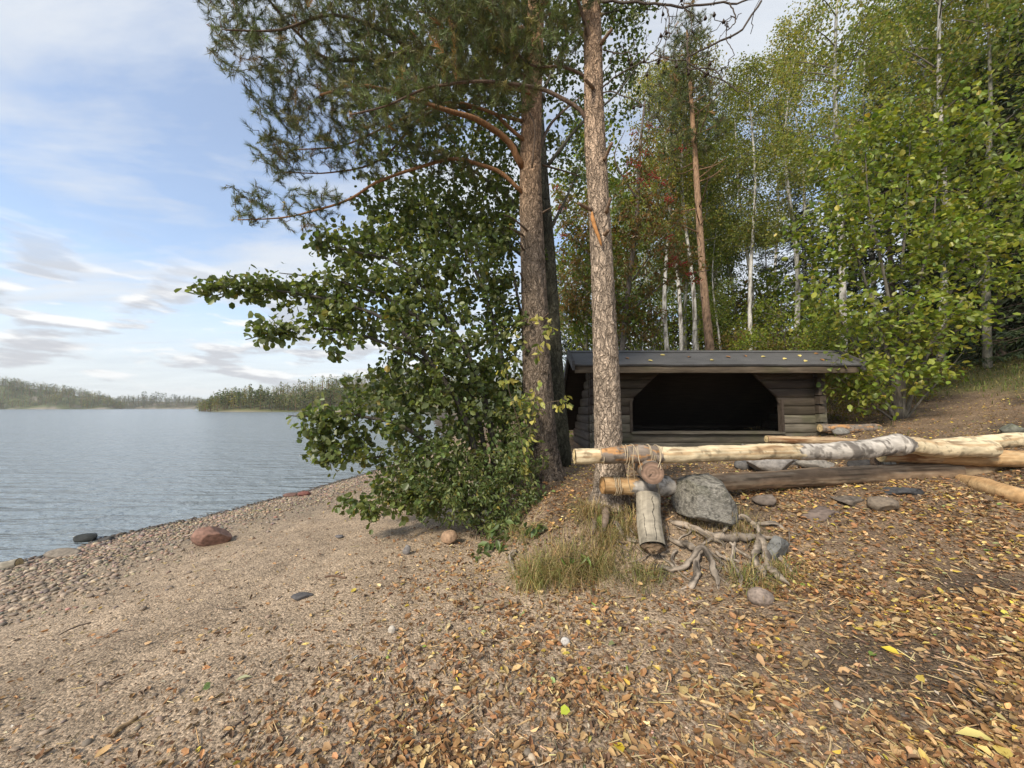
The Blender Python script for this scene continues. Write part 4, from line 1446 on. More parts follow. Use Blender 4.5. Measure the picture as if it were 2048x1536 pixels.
# ------------------------------------------------------------------ the two pines in front
def left_pine():
    T, R = px_trunk([(1090, 962, 92), (1087, 930, 70), (1081, 860, 60), (1075, 760, 56), (1072, 700, 55), (1067, 550, 50), (1062, 420, 46), (1061, 320, 43), (1064, 200, 40), (1069, 80, 37), (1074, -40, 34), (1080, -300, 30), (1090, -620, 14)], 4.25, 260)
    base = np.array([T[0][0], T[0][1], height(T[0][0], T[0][1])])
    root = thing('pine_tree', 'thicker pine with dark furrowed lower bark and orange upper limbs beside the leafy bush', 'tree', base)
    z0 = base[2]
    MB().add(*tube(T, R, 44, True, bark_disp(.10), bark_col((.165, .132, .104), (.33, .255, .19), (.56, .33, .185), z0, z0 + 5.2, .6))).build('trunk', M_PLATE, root)
    start = []
    orange = bark_col((.30, .16, .08), (.30, .16, .08), (.26, .14, .07), 0, 9, .5)
    brown = bark_col((.14, .10, .075), (.15, .105, .075), (.13, .09, .065), 0, 9, .5)
    for pts, Y, r0, r1, c in (
        ([(1046, 335), (1018, 285), (980, 255), (947, 237), (898, 222), (820, 195), (720, 170), (640, 190)], (4.2, 3.3), .043, .010, orange),
        ([(1046, 386), (1004, 347), (951, 327), (907, 318), (840, 334), (753, 365), (696, 400), (626, 422), (565, 435), (475, 440)], (4.2, 3.5), .026, .005, orange),
        ([(1053, 284), (1008, 246), (982, 224), (900, 205), (800, 240), (690, 290), (580, 300)], (4.2, 3.6), .024, .005, orange),
        ([(1045, 242), (995, 230), (940, 215), (850, 230), (760, 320), (660, 345), (560, 345)], (4.2, 3.9), .021, .005, orange),
        ([(1066, 62), (990, 60), (900, 85), (780, 110), (661, 119), (600, 70), (545, 8), (500, -30)], (4.2, 3.2), .032, .007, brown),
        ([(1068, 150), (960, 140), (860, 120), (760, 60), (660, 30), (560, 60), (450, 60)], (4.2, 3.0), .029, .006, brown),
        ([(1070, 100), (1000, 20), (900, -40), (760, -60), (600, -50), (450, -30)], (4.2, 3.1), .029, .007, brown),
        ([(1075, 0), (1120, -80), (1200, -140)], (4.2, 3.4), .035, .012, brown),
        ([(1076, -60), (1000, -150), (860, -220), (700, -200)], (4.2, 3.2), .04, .01, brown),
        ([(1080, 295), (1100, 250), (1135, 215), (1160, 195)], (4.25, 4.7), .022, .008, brown),
        ([(1060, 190), (1040, 180), (900, 150), (820, 60)], (4.2, 3.6), .03, .008, orange),
    ):
        P, r = limb(pts, Y, r0, r1, 30)
        MB().add(*tube(P, r, 9, True, bark_disp(.08), c)).build('limb', M_BARK, root)
        start.append(P[7:])
    for pts, Y in (([(1045, 470), (1020, 455)], (4.15, 3.9)), ([(1047, 500), (1035, 482)], (4.15, 3.95)), ([(1055, 462), (1030, 440), (1010, 430)], (4.1, 3.8)),
                   ([(1085, 426), (1105, 414)], (4.2, 4.1)), ([(1046, 560), (1040, 545)], (4.1, 3.95)), ([(1064, 335), (1070, 260), (1060, 225)], (4.05, 4.0)),
                   ([(1085, 330), (1120, 340), (1160, 352)], (4.3, 4.5)), ([(1083, 640), (1098, 625)], (4.15, 4.0))):
        P, r = limb(pts, Y, .014, .006, 8)
        MB().add(*tube(P, r, 6, True, None, (.13, .095, .07))).build('dead_branch', M_TWIG, root)
    start = np.concatenate(start)
    tg = lobes([(480, 40, 3.3, 90, 70, .35), (520, 110, 3.3, 100, 70, .35), (600, 20, 3.4, 120, 60, .4), (560, 190, 3.5, 70, 40, .3), (640, 170, 3.5, 90, 70, .4),
                (600, 260, 3.6, 110, 60, .4), (560, 320, 3.7, 70, 40, .3), (520, 395, 3.6, 70, 28, .25), (540, 432, 3.55, 80, 22, .2), (640, 400, 3.7, 60, 30, .3), (600, 455, 3.6, 50, 20, .2),
                (700, 90, 3.5, 130, 90, .5), (760, 200, 3.7, 130, 90, .5), (850, 80, 3.7, 130, 90, .5), (720, 310, 3.8, 90, 50, .4), (840, 280, 3.9, 90, 60, .4),
                (960, 90, 3.8, 110, 100, .5), (930, 190, 3.9, 100, 60, .4), (1010, 40, 3.7, 90, 70, .4), (700, -60, 3.4, 260, 70, .6), (950, -70, 3.6, 200, 70, .7),
                (470, -20, 3.2, 70, 40, .3), (900, 330, 4.0, 70, 30, .3), (1040, 130, 3.7, 60, 50, .3)], 3300)
    N, par, ends = grow(start, tg, .05, .22)
    MB().add(*twig_mesh(N, par, len(start), .0026, .42, .02, (.12, .088, .066))).build('branches', M_TWIG, root)['kind'] = 'stuff'
    d = nrm(nrm(N[ends] - N[par[ends]]) + rng.normal(0, .25, (len(ends), 3)) + [0, -.1, .25])
    o = MB().add(*needles(N[ends], d, 58, .066, .0034, PINE_PAL, PINE_W, .13)).build('needles', M_NEEDLE, root, False)
    o['kind'] = 'stuff'


def right_pine():
    T, R = px_trunk([(1219, 1012, 86), (1220, 975, 64), (1220, 930, 56), (1217, 890, 54), (1214, 790, 51), (1211, 700, 49), (1206, 580, 45), (1201, 470, 43), (1197, 400, 42), (1191, 300, 43), (1188, 220, 40), (1186, 100, 38), (1182, 0, 36), (1178, -120, 33), (1170, -400, 26), (1160, -800, 10)], 2.98, 300)
    base = np.array([T[0][0], T[0][1], height(T[0][0], T[0][1])])
    root = thing('pine_tree', 'slimmer pine with pinkish grey flaky bark standing directly before the shelter', 'tree', base)
    z0 = base[2]
    MB().add(*tube(T, R, 44, True, bark_disp(.075), bark_col((.42, .335, .255), (.44, .345, .26), (.49, .325, .21), z0, z0 + 4.2, .5))).build('trunk', M_PLATE, root)
    brown = bark_col((.15, .105, .075), (.16, .11, .08), (.15, .10, .07), 0, 9, .5)
    start = []
    for pts, Y, r0, r1 in (
        ([(1183, 250), (1168, 232), (1153, 215), (1100, 185), (1048, 171), (973, 163), (907, 167), (841, 180), (775, 211), (700, 230)], (2.98, 2.9), .021, .006),
        ([(1183, 82), (1172, 50), (1162, 22), (1150, -20)], (2.95, 2.8), .018, .010),
        ([(1184, 172), (1160, 148), (1120, 133), (1060, 128), (990, 58), (920, 30)], (2.98, 3.0), .014, .005),
        ([(1178, -60), (1100, -90), (1000, -80), (900, -40)], (2.98, 2.6), .022, .008),
        ([(1178, -80), (1260, -100), (1340, -60)], (2.98, 2.6), .022, .008),
    ):
        P, r = limb(pts, Y, r0, r1, 30)
        MB().add(*tube(P, r, 9, True, bark_disp(.08), brown)).build('limb', M_BARK, root)
        start.append(P[9:])
    # snags
    for pts, Y in (([(1208, 320), (1224, 285)], (2.9, 2.8)), ([(1202, 88), (1225, 58)], (2.9, 2.8)), ([(1213, 425), (1222, 395)], (2.9, 2.82)), ([(1183, 420), (1158, 405)], (2.9, 2.82)),
                   ([(1186, 175), (1170, 158)], (2.9, 2.8)), ([(1208, 470), (1218, 460)], (2.9, 2.85))):
        P, r = limb(pts, Y, .016, .012, 8)
        MB().add(*tube(P, r, 8, True, None, (.20, .135, .09))).build('snag', M_BARK, root)
    # bare torn strip of wood
    P = spline(PY(np.array([1184, 1186, 1192, 1199, 1203]), np.array([424, 440, 460, 478, 492]), np.array([2.865, 2.855, 2.85, 2.85, 2.86])), 18)
    MB().add(*tube(P, np.array([.006, .010, .013, .014, .016, .017, .017, .016, .015, .014, .014, .013, .012, .012, .011, .010, .008, .004]), 8, True, lambda P_, A, K: (fbm(P_, 40, 3) - .5) * .5,
                   lambda P_, A, K: np.array([.42, .20, .07]) * (.6 + .8 * fbm(P_, 60, 3)[..., None]))).build('torn_wood', M_LOG, root)
    # dead crooked branches with cones reaching right
    cones = MB()
    twg = []
    for pts, Y, r0 in (
        ([(1203, 2), (1275, 6), (1362, 12), (1458, 6), (1530, -6)], (2.98, 2.5), .012),
        ([(1205, 178), (1222, 160), (1237, 148), (1283, 129), (1321, 121), (1370, 118)], (2.95, 2.7), .008),
        ([(1205, 185), (1237, 188), (1275, 205), (1300, 225)], (2.95, 2.7), .006),
        ([(1520, 2), (1490, 50), (1450, 78), (1400, 100), (1370, 120), (1420, 150), (1462, 165), (1475, 185)], (2.6, 2.5), .008),
        ([(1380, 70), (1372, 110), (1378, 140), (1420, 132), (1450, 160)], (2.6, 2.5), .007),
        ([(1208, 100), (1250, 105), (1275, 108)], (2.95, 2.7), .006),
        ([(1330, 10), (1340, 60), (1326, 110)], (2.7, 2.6), .005),
        ([(1362, 12), (1384, 50), (1365, 95)], (2.65, 2.5), .005),
        ([(1458, 6), (1470, 40), (1452, 72), (1470, 110)], (2.6, 2.5), .005),
        ([(1290, 126), (1325, 80), (1335, 20)], (2.75, 2.7), .005),
    ):
        P, r = limb(pts, Y, r0, r0 * .45, 26)
        P += (fbm(P[:, None] + np.array([0, 5, 11])[None, :, None], 12, 3) - .5) * .05
        MB().add(*tube(P, r, 6, True, None, (.085, .068, .055))).build('dead_branch', M_TWIG, root)
        twg.append(P[6:])
    twg = np.concatenate(twg)
    tg = twg[rng.choice(len(twg), 110)] + rng.normal(0, .085, (110, 3))
    N, par, ends = grow(twg, tg, .0, .28)
    MB().add(*twig_mesh(N, par, len(twg), .0024, .4, .008, (.085, .068, .055))).build('dead_twigs', M_TWIG, root)['kind'] = 'stuff'
    for i, e in enumerate(rng.choice(ends, 22, False)):
        v, f = ico(1)
        w = v * np.array([.012, .012, .020]) * (1 + .25 * np.sign(np.sin(v[:, 2:] * 9)))
        MB().add(w + N[e], f, (.055, .042, .034)).build('cone', M_TWIG, root, False)
    start = np.concatenate(start)
    tg = lobes([(760, 200, 3.0, 110, 60, .3), (880, 150, 3.0, 100, 60, .3), (1010, 110, 2.95, 90, 70, .3), (1100, 70, 2.9, 70, 70, .3), (930, 40, 2.8, 110, 60, .3),
                (1110, -30, 2.8, 130, 50, .4), (900, -60, 2.7, 120, 50, .3), (1020, 190, 3.0, 80, 30, .2)], 1000)
    N, par, ends = grow(start, tg, .05, .22)
    MB().add(*twig_mesh(N, par, len(start), .0022, .42, .014, (.12, .088, .066))).build('branches', M_TWIG, root)['kind'] = 'stuff'
    d = nrm(nrm(N[ends] - N[par[ends]]) + rng.normal(0, .25, (len(ends), 3)) + [0, -.1, .25])
    MB().add(*needles(N[ends], d, 44, .062, .0040, PINE_PAL, PINE_W, .12)).build('needles', M_NEEDLE, root, False)['kind'] = 'stuff'
    # flared roots at the foot
    for pts in ([(1206, 985), (1196, 1020), (1188, 1050), (1182, 1075)], [(1226, 985), (1240, 1010), (1250, 1040)], [(1212, 995), (1212, 1035), (1208, 1065)]):
        g = G(np.array([p[0] for p in pts], float), np.array([p[1] for p in pts], float))
        g[0, 2] += .06; g[1, 2] += .03
        MB().add(*tube(spline(g, 24), np.linspace(.05, .012, 24), 10, True, lambda P_, A, K: (fbm(P_, 25, 3) - .5) * .4, (.17, .13, .10))).build('root', M_WOOD, root)


left_pine()
right_pine()


# ------------------------------------------------------------------ broadleaf masses by the shore
ALDER_PAL = [(.130, .168, .052), (.160, .190, .060), (.105, .140, .048), (.19, .21, .066), (.30, .26, .06)]
ALDER_W = [4, 3, 3, 1.2, .12]


def alder_bush():
    base = np.array(G(955.0, 1022.0)); 
    root = thing('alder_bush', 'large dark green alder bush leaning over the beach towards the water', 'bush', base)
    stems, cold = [], bark_col((.085, .075, .062), (.09, .08, .068), (.09, .08, .07), 0, 6, .4)
    b = base
    for pts, Y, r0, r1 in (
        ([(960, 1015), (950, 900), (900, 780), (800, 660), (680, 605), (560, 582), (410, 574)], (4.05, 3.3), .040, .004),
        ([(985, 1010), (985, 880), (950, 740), (880, 620), (800, 530), (700, 500), (640, 490)], (4.15, 3.7), .042, .004),
        ([(1000, 1005), (1010, 850), (1000, 700), (960, 560), (900, 450), (830, 400)], (4.3, 4.2), .045, .005),
        ([(945, 1020), (900, 930), (820, 860), (720, 830), (640, 835), (580, 828)], (3.95, 3.4), .030, .004),
        ([(940, 1025), (890, 960), (810, 920), (720, 915), (650, 905)], (3.95, 3.5), .024, .004),
        ([(950, 1028), (880, 990), (800, 990), (720, 1012)], (3.9, 3.5), .020, .004),
        ([(970, 1015), (930, 830), (840, 720), (720, 670), (600, 655), (490, 680)], (4.05, 3.3), .030, .004),
        ([(1010, 1010), (1040, 850), (1050, 700), (1030, 560), (1010, 430)], (4.5, 4.8), .045, .006),
        ([(980, 1015), (960, 850), (900, 700), (780, 600), (660, 560), (560, 545)], (4.1, 3.5), .03, .004),
    ):
        P, r = limb(pts, Y, r0, r1, 34)
        MB().add(*tube(P, r, 8, True, None, cold)).build('stem', M_BARK, root)
        stems.append(P[8:])
    start = np.concatenate(stems)
    tg = lobes([(870, 700, 3.95, 130, 120, .6), (760, 610, 3.8, 120, 80, .5), (900, 540, 4.1, 130, 110, .6), (700, 560, 3.7, 80, 50, .35), (610, 590, 3.55, 90, 42, .3), (520, 575, 3.4, 80, 26, .2), (430, 575, 3.3, 32, 18, .12),
                (640, 640, 3.5, 90, 40, .3), (540, 665, 3.35, 60, 22, .2), (690, 690, 3.5, 50, 30, .2), (740, 490, 4.0, 90, 60, .4), (680, 500, 3.8, 50, 40, .3), (820, 430, 4.3, 110, 80, .5),
                (800, 800, 3.85, 120, 80, .5), (690, 845, 3.6, 90, 36, .3), (610, 832, 3.4, 40, 16, .15), (700, 905, 3.6, 80, 40, .3), (850, 920, 3.8, 120, 80, .5), (780, 1000, 3.6, 60, 40, .3), (860, 1000, 3.7, 60, 40, .3),
                (990, 850, 4.25, 80, 130, .5), (1000, 660, 4.4, 70, 130, .5), (960, 450, 4.6, 110, 90, .5), (920, 800, 4.0, 100, 100, .5), (640, 490, 3.8, 30, 14, .1)], 1500)
    tg = np.concatenate([tg, lobes([(420, 575, 3.3, 24, 12, .08), (455, 572, 3.32, 30, 14, .1), (500, 578, 3.36, 40, 22, .12), (498, 672, 3.32, 26, 14, .1), (550, 668, 3.36, 40, 20, .12), (600, 832, 3.42, 34, 14, .1), (660, 900, 3.55, 44, 24, .12), (650, 850, 3.5, 50, 24, .12), (640, 486, 3.75, 24, 12, .08), (720, 1010, 3.5, 34, 18, .1)], 84)])
    N, par, ends = grow(start, tg, .04, .2)
    MB().add(*twig_mesh(N, par, len(start), .0022, .42, .02, (.075, .062, .05))).build('twigs', M_TWIG, root)['kind'] = 'stuff'
    lf = leafy(N, par, ends, 12, .045, .062, .052, ALDER_PAL, ALDER_W)
    sel = split_visible(lf[0], lf[3], 300)
    leaf_objects(root, sel, *lf, M_LEAF, 'round')
    foliage(root, 'foliage', *lf, M_LEAF, 'round', ~sel)


def alder_tree():
    T, R = px_trunk([(1122, 905, 40), (1116, 800, 30), (1107, 650, 27), (1098, 500, 24), (1086, 350, 21), (1074, 150, 19), (1070, -100, 15), (1070, -400, 8)], 5.1, 90)
    base = np.array([T[0][0], T[0][1], height(T[0][0], T[0][1])])
    root = thing('alder_tree', 'tall alder with a dark mossy trunk behind the thicker pine', 'tree', base)
    T[0, 2] = base[2] - .1
    cold = bark_col((.085, .082, .055), (.105, .10, .072), (.09, .08, .07), 0, 8, .6)
    MB().add(*tube(T, R, 20, True, bark_disp(.07), cold)).build('trunk', M_PLATE, root)
    start = [T[20:]]
    for pts, Y, r0, r1 in (
        ([(1100, 480), (1000, 380), (900, 320), (780, 300)], (5.1, 4.8), .03, .006), ([(1095, 350), (980, 250), (850, 180), (740, 130)], (5.1, 4.9), .03, .006),
        ([(1096, 330), (1160, 250), (1230, 190), (1290, 110)], (5.1, 5.3), .03, .006), ([(1090, 200), (1000, 80), (880, 30), (760, 20)], (5.1, 5.0), .028, .006),
        ([(1088, 180), (1150, 60), (1240, 20), (1310, 20)], (5.1, 5.4), .026, .006), ([(1104, 560), (1000, 480), (900, 450), (820, 440)], (5.1, 5.0), .028, .006),
        ([(1100, 460), (1140, 380), (1170, 300)], (5.1, 5.6), .026, .006), ([(1082, 60), (980, -80), (800, -120)], (5.1, 5.0), .026, .006)):
        P, r = limb(pts, Y, r0, r1, 24)
        MB().add(*tube(P, r, 7, True, None, cold)).build('limb', M_BARK, root)
        start.append(P[5:])
    start = np.concatenate(start)
    tg = lobes([(860, 330, 5.0, 150, 110, .7), (800, 200, 5.0, 140, 110, .7), (960, 240, 5.2, 130, 130, .7), (900, 90, 5.2, 160, 110, .7), (760, 60, 5.1, 110, 80, .6), (1040, 110, 5.3, 110, 130, .7),
                (1140, 130, 5.4, 60, 120, .6), (1240, 90, 5.4, 60, 80, .5), (1140, 300, 5.5, 60, 90, .5), (1250, 190, 5.6, 40, 50, .4), (950, 430, 5.1, 130, 80, .6), (840, 440, 5.0, 90, 60, .5), (1020, 520, 5.2, 80, 100, .5),
                (1000, 350, 5.2, 80, 100, .5), (1150, 20, 5.4, 130, 60, .6), (1000, -40, 5.2, 240, 80, .8), (1260, 20, 5.4, 60, 50, .4)], 1700)
    N, par, ends = grow(start, tg, .03, .2)
    MB().add(*twig_mesh(N, par, len(start), .0026, .42, .02, (.075, .062, .05))).build('twigs', M_TWIG, root)['kind'] = 'stuff'
    lf = leafy(N, par, ends, 11, .055, .066, .054, [(.105, .140, .038), (.135, .165, .045), (.085, .118, .036), (.17, .19, .05)], [3, 3, 3, 1])
    foliage(root, 'foliage', *lf, M_LEAF, 'diamond')


def low_bush():
    base = np.array(G(975.0, 1072.0))
    root = thing('shrub', 'low light green small leaved shrub at the foot of the alder bush', 'shrub', base)
    start = []
    for k in range(16):
        e = lobes([(985, 960, 3.6, 90, 60, .3)], 1)[0]
        P = spline(np.array([base + rng.normal(0, .08, 3) * [1, 1, 0], base + (e - base) * .5 + rng.normal(0, .06, 3), e]), 16)
        MB().add(*tube(P, np.linspace(.007, .003, 16), 5, True, None, (.10, .08, .055))).build('stem', M_TWIG, root)
        start.append(P[3:])
    start = np.concatenate(start)
    tg = lobes([(930, 985, 3.5, 90, 55, .3), (1000, 960, 3.55, 70, 70, .3), (1040, 930, 3.7, 50, 60, .25), (890, 1020, 3.5, 70, 30, .25), (970, 1030, 3.4, 80, 36, .25), (1050, 1010, 3.5, 40, 40, .2), (860, 950, 3.6, 90, 70, .3), (1030, 840, 3.9, 50, 60, .2), (800, 985, 3.55, 50, 40, .25), (1010, 1060, 3.2, 60, 16, .2)], 430)
    N, par, ends = grow(start, tg, .03, .2)
    MB().add(*twig_mesh(N, par, len(start), .0016, .4, .006, (.10, .08, .05))).build('twigs', M_TWIG, root)['kind'] = 'stuff'
    lf = leafy(N, par, ends, 15, .035, .046, .026, [(.15, .19, .062), (.12, .16, .055), (.19, .21, .066), (.32, .28, .07)], [4, 4, 2, .35], up=.7, droop=.15)
    foliage(root, 'foliage', *lf, M_LEAF, 'oval')


def sapling(name, label, stems, spots, L, W, pal, wts, n_each, spread, shape='oval', r=.006, cat='sapling', droop=.5):
    base = np.array(G(*map(float, stems[0][0][0])))
    root = thing(name, label, cat, base)
    start = []
    for pts, Y in stems:
        P, rr = limb(pts, Y, r, r * .35, 24)
        if pts is stems[0][0]: P[0] = base
        MB().add(*tube(P, rr, 5, True, None, (.12, .09, .06))).build('stem', M_TWIG, root)
        start.append(P)
    start = np.concatenate(start)
    sp = np.asarray(spots, float)
    tg = PY(sp[:, 0], sp[:, 1], sp[:, 2])
    N, par, ends = grow(start, tg, .05, .15)
    MB().add(*twig_mesh(N, par, len(start), .0016, .4, .004, (.12, .09, .06))).build('twig', M_TWIG, root)
    lf = leafy(N, par, ends, n_each, spread, L, W, pal, wts, droop=droop, up=.5)
    leaf_objects(root, np.ones(len(lf[0]), bool), *lf, M_LEAF, shape)


alder_tree()
alder_bush()
low_bush()
sapling('birch_sapling', 'thin sapling with yellow and lime leaves in front of the thicker pine',
        [([(1052, 1040), (1050, 940), (1062, 850), (1078, 760), (1098, 650)], (3.55, 3.5)), ([(1055, 1000), (1040, 860), (1010, 740)], (3.55, 3.4)), ([(1062, 850), (1090, 810), (1130, 800)], (3.5, 3.35))],
        [(1098, 648, 3.5), (1104, 668, 3.48), (1085, 690, 3.5), (1080, 705, 3.5), (1012, 732, 3.4), (1000, 742, 3.4), (1006, 765, 3.4), (1032, 765, 3.42), (1060, 795, 3.45), (1075, 798, 3.45), (1066, 815, 3.43), (1128, 800, 3.35),
         (1135, 806, 3.35), (1115, 812, 3.36), (1050, 835, 3.45), (1065, 842, 3.42), (1074, 872, 3.44), (1056, 880, 3.42), (1060, 905, 3.44), (1036, 700, 3.42), (1020, 660, 3.5), (1046, 640, 3.5), (1050, 930, 3.45), (1072, 770, 3.45), (1040, 800, 3.4), (1055, 950, 3.45)],
        .072, .046, [(.50, .45, .13), (.36, .38, .10), (.20, .27, .07), (.54, .46, .17)], [4, 3, 1.5, 1.5], 6, .026)
sapling('seedling', 'fresh green broad leaved seedling at the foot of the shrub on the sand edge',
        [([(985, 1118), (990, 1085), (1005, 1050)], (3.05, 3.0)), ([(985, 1118), (962, 1100), (950, 1090)], (3.05, 2.95))],
        [(990, 1060, 3.0), (1005, 1052, 3.0), (1012, 1075, 2.98), (965, 1098, 2.95), (980, 1085, 2.98), (955, 1112, 2.92), (1000, 1090, 2.95), (1018, 1100, 2.95)],
        .085, .050, [(.13, .18, .06), (.10, .15, .05), (.17, .21, .08)], None, 4, .02, r=.004, cat='seedling')
sapling('seedling', 'small green seedling right of the larger one under the pine',
        [([(1062, 1095), (1068, 1070), (1075, 1048)], (2.95, 2.9))],
        [(1060, 1050, 2.9), (1078, 1048, 2.9), (1092, 1054, 2.88), (1070, 1062, 2.88), (1048, 1060, 2.9)],
        .075, .048, [(.12, .17, .06), (.10, .15, .05), (.16, .20, .08)], None, 3, .015, r=.003, cat='seedling')
sapling('seedling', 'tiny upright seedling with pointed leaves in the dry grass tuft',
        [([(1165, 1130), (1160, 1112), (1162, 1098)], (2.46, 2.43))],
        [(1115, 1120, 2.45), (1162, 1105, 2.43), (1172, 1112, 2.43)], .07, .024, [(.14, .20, .05), (.17, .22, .06)], None, 3, .01, r=.002, cat='seedling')
sapling('seedling', 'grey green leafy sprig growing among the bare roots',
        [([(1500, 1160), (1498, 1138), (1500, 1120)], (2.42, 2.40))],
        [(1490, 1125, 2.4), (1502, 1122, 2.4), (1512, 1132, 2.4), (1494, 1140, 2.39)], .05, .016, [(.10, .14, .07), (.13, .17, .08)], None, 5, .015, r=.002, cat='seedling')


# ------------------------------------------------------------------ rowan with red berries
def rowan():
    T, R = px_trunk([(1236, 860, 13), (1240, 760, 12), (1254, 600, 10), (1272, 450, 9), (1280, 300, 6), (1290, 200, 4)], 8.8, 60)
    base = np.array([T[0][0], T[0][1], height(T[0][0], T[0][1])]); T[0, 2] = base[2] - .05
    root = thing('rowan_tree', 'rowan with rusty leaves and red berry clusters behind the slimmer pine', 'tree', base)
    MB().add(*tube(T, R, 10, True, None, (.13, .11, .09))).build('trunk', M_BARK, root)
    start = [T[12:]]
    for pts, Y in (([(1262, 640), (1200, 540), (1150, 470), (1120, 420)], (8.8, 8.9)), ([(1266, 560), (1330, 470), (1380, 420)], (8.8, 8.5)), ([(1272, 460), (1320, 380), (1350, 330)], (8.8, 8.6)),
                   ([(1275, 400), (1230, 320), (1250, 260)], (8.8, 8.5)), ([(1260, 700), (1190, 640), (1140, 600)], (8.8, 9.0)), ([(1262, 620), (1340, 560), (1420, 540)], (8.8, 8.6))):
        P, r = limb(pts, Y, .024, .007, 18)
        MB().add(*tube(P, r, 6, True, None, (.12, .10, .08))).build('limb', M_BARK, root)
        start.append(P[4:])
    start = np.concatenate(start)
    tg = lobes([(1290, 330, 8.6, 50, 80, .6), (1320, 440, 8.5, 60, 70, .6), (1350, 530, 8.6, 60, 60, .6), (1160, 470, 8.9, 50, 90, .6), (1150, 590, 9.0, 50, 70, .6), (1260, 560, 8.8, 60, 100, .6), (1260, 440, 8.7, 40, 90, .6), (1130, 420, 8.9, 40, 60, .3), (1270, 650, 8.9, 60, 50, .6)], 620)
    N, par, ends = grow(start, tg, .03, .2)
    MB().add(*twig_mesh(N, par, len(start), .0022, .42, .012, (.10, .08, .065))).build('twigs', M_TWIG, root)['kind'] = 'stuff'
    lf = leafy(N, par, ends, 16, .06, .10, .04, [(.25, .135, .045), (.20, .145, .045), (.13, .155, .045), (.29, .15, .045), (.30, .22, .06)], [3, 3, 4, 1.5, 1.2], droop=.5)
    foliage(root, 'foliage', *lf, M_LEAF, 'diamond')
    v, f = ico(1)
    for cx, cy in ((1270, 270), (1290, 300), (1262, 320), (1278, 335), (1300, 345), (1282, 360), (1310, 365), (1325, 372), (1335, 390), (1338, 400), (1360, 300), (1300, 250), (1386, 540), (1350, 510), (1335, 480), (1340, 520), (1362, 525), (1290, 370), (1255, 350),
                   (1405, 560), (1118, 410), (1106, 440), (1128, 470), (1112, 375)):
        c = PY(float(cx) + rng.normal(0, 4), float(cy) + rng.normal(0, 4), 8.1 if cx > 1200 else 8.5)
        mb = MB()
        for _ in range(24):
            mb.add(v[:, :] * .013 + c + rng.normal(0, 1, 3) * [.055, .04, .034], f, np.array([.24, .022, .014]) * (.7 + .6 * rng.random()))
        mb.build('berry_cluster', M_PEBBLE, root)['kind'] = 'stuff'


rowan()


# ------------------------------------------------------------------ yellow green shrub right of the shelter
LIME = [(0.237, 0.29, 0.046), (0.193, 0.258, 0.041), (0.301, 0.317, 0.05), (0.136, 0.19, 0.035), (0.436, 0.378, 0.072)]
LIME_W = [4, 3, 3, 2, .45]


def right_shrub():
    base = np.array(G(1795.0, 838.0))
    root = thing('hazel_shrub', 'tall lime green broad leaved shrub with grey stems right of the shelter', 'shrub', base)
    Yb = base[1]
    cold = bark_col((.15, .135, .11), (.15, .135, .11), (.13, .12, .10), 0, 9, .4)
    start = []
    for pts, r0 in (([(1795, 838), (1778, 720), (1745, 610), (1710, 500), (1670, 400)], .045), ([(1800, 838), (1790, 700), (1770, 560), (1740, 420), (1730, 300)], .042), ([(1805, 836), (1810, 720), (1830, 600), (1860, 480), (1880, 330)], .04),
                    ([(1790, 838), (1740, 740), (1680, 640), (1620, 560)], .032), ([(1808, 838), (1850, 720), (1910, 620), (1980, 540)], .032), ([(1800, 836), (1800, 640), (1810, 450), (1820, 280)], .036), ([(1785, 840), (1720, 790), (1660, 740)], .02), ([(1810, 838), (1870, 770), (1930, 700)], .02),
                    ([(1806, 838), (1880, 640), (1960, 440), (2020, 340)], .032)):
        P, r = limb(pts, (Yb, Yb - .2 - .5 * rng.random()), r0, .006, 28)
        MB().add(*tube(P, r, 8, True, None, cold)).build('stem', M_BARK, root)
        start.append(P[6:])
    start = np.concatenate(start)
    Y = Yb - .3
    tg = lobes([(1740, 330, Y, 130, 110, .8), (1850, 280, Y, 130, 80, .8), (1960, 380, Y, 130, 110, .8), (1660, 460, Y, 90, 90, .7), (1640, 580, Y - .2, 80, 70, .6), (1780, 480, Y, 170, 110, .8), (1920, 520, Y, 130, 90, .8), (1720, 640, Y - .2, 110, 70, .6),
                (1840, 640, Y - .2, 120, 70, .6), (1930, 650, Y - .2, 90, 40, .5), (1700, 740, Y - .3, 80, 50, .5), (1800, 740, Y - .3, 110, 60, .5), (1880, 720, Y - .2, 70, 40, .4), (2060, 480, Y, 80, 120, .6), (1740, 800, Y - .2, 60, 30, .3)], 820)
    N, par, ends = grow(start, tg, .06, .2)
    MB().add(*twig_mesh(N, par, len(start), .003, .42, .02, (.11, .09, .07))).build('twigs', M_TWIG, root)['kind'] = 'stuff'
    lf = leafy(N, par, ends, 11, .09, .098, .072, LIME, LIME_W, droop=.25, up=1.3)
    sel = split_visible(lf[0], lf[3], 300)
    leaf_objects(root, sel, *lf, M_LEAF, 'round')
    foliage(root, 'foliage', *lf, M_LEAF, 'round', ~sel)


right_shrub()


# ------------------------------------------------------------------ the wood behind: one of each kind, then copies
def birch_col(P, A, K):
    n = fbm(np.stack([np.cos(A) * 1.3, np.sin(A) * 1.3, P[..., 2] * 7], -1), 1.0, 3)[..., None]; n2 = fbm(P, 3.0, 3)[..., None]
    c = np.array([.52, .50, .46]) * (.75 + .5 * n2)
    c = c + (np.array([.07, .06, .05]) - c) * sstep(.54, .62, n) * .9
    return c + (np.array([.16, .14, .11]) - c) * sstep(1.6, .2, P[..., 2])[..., None] * .7


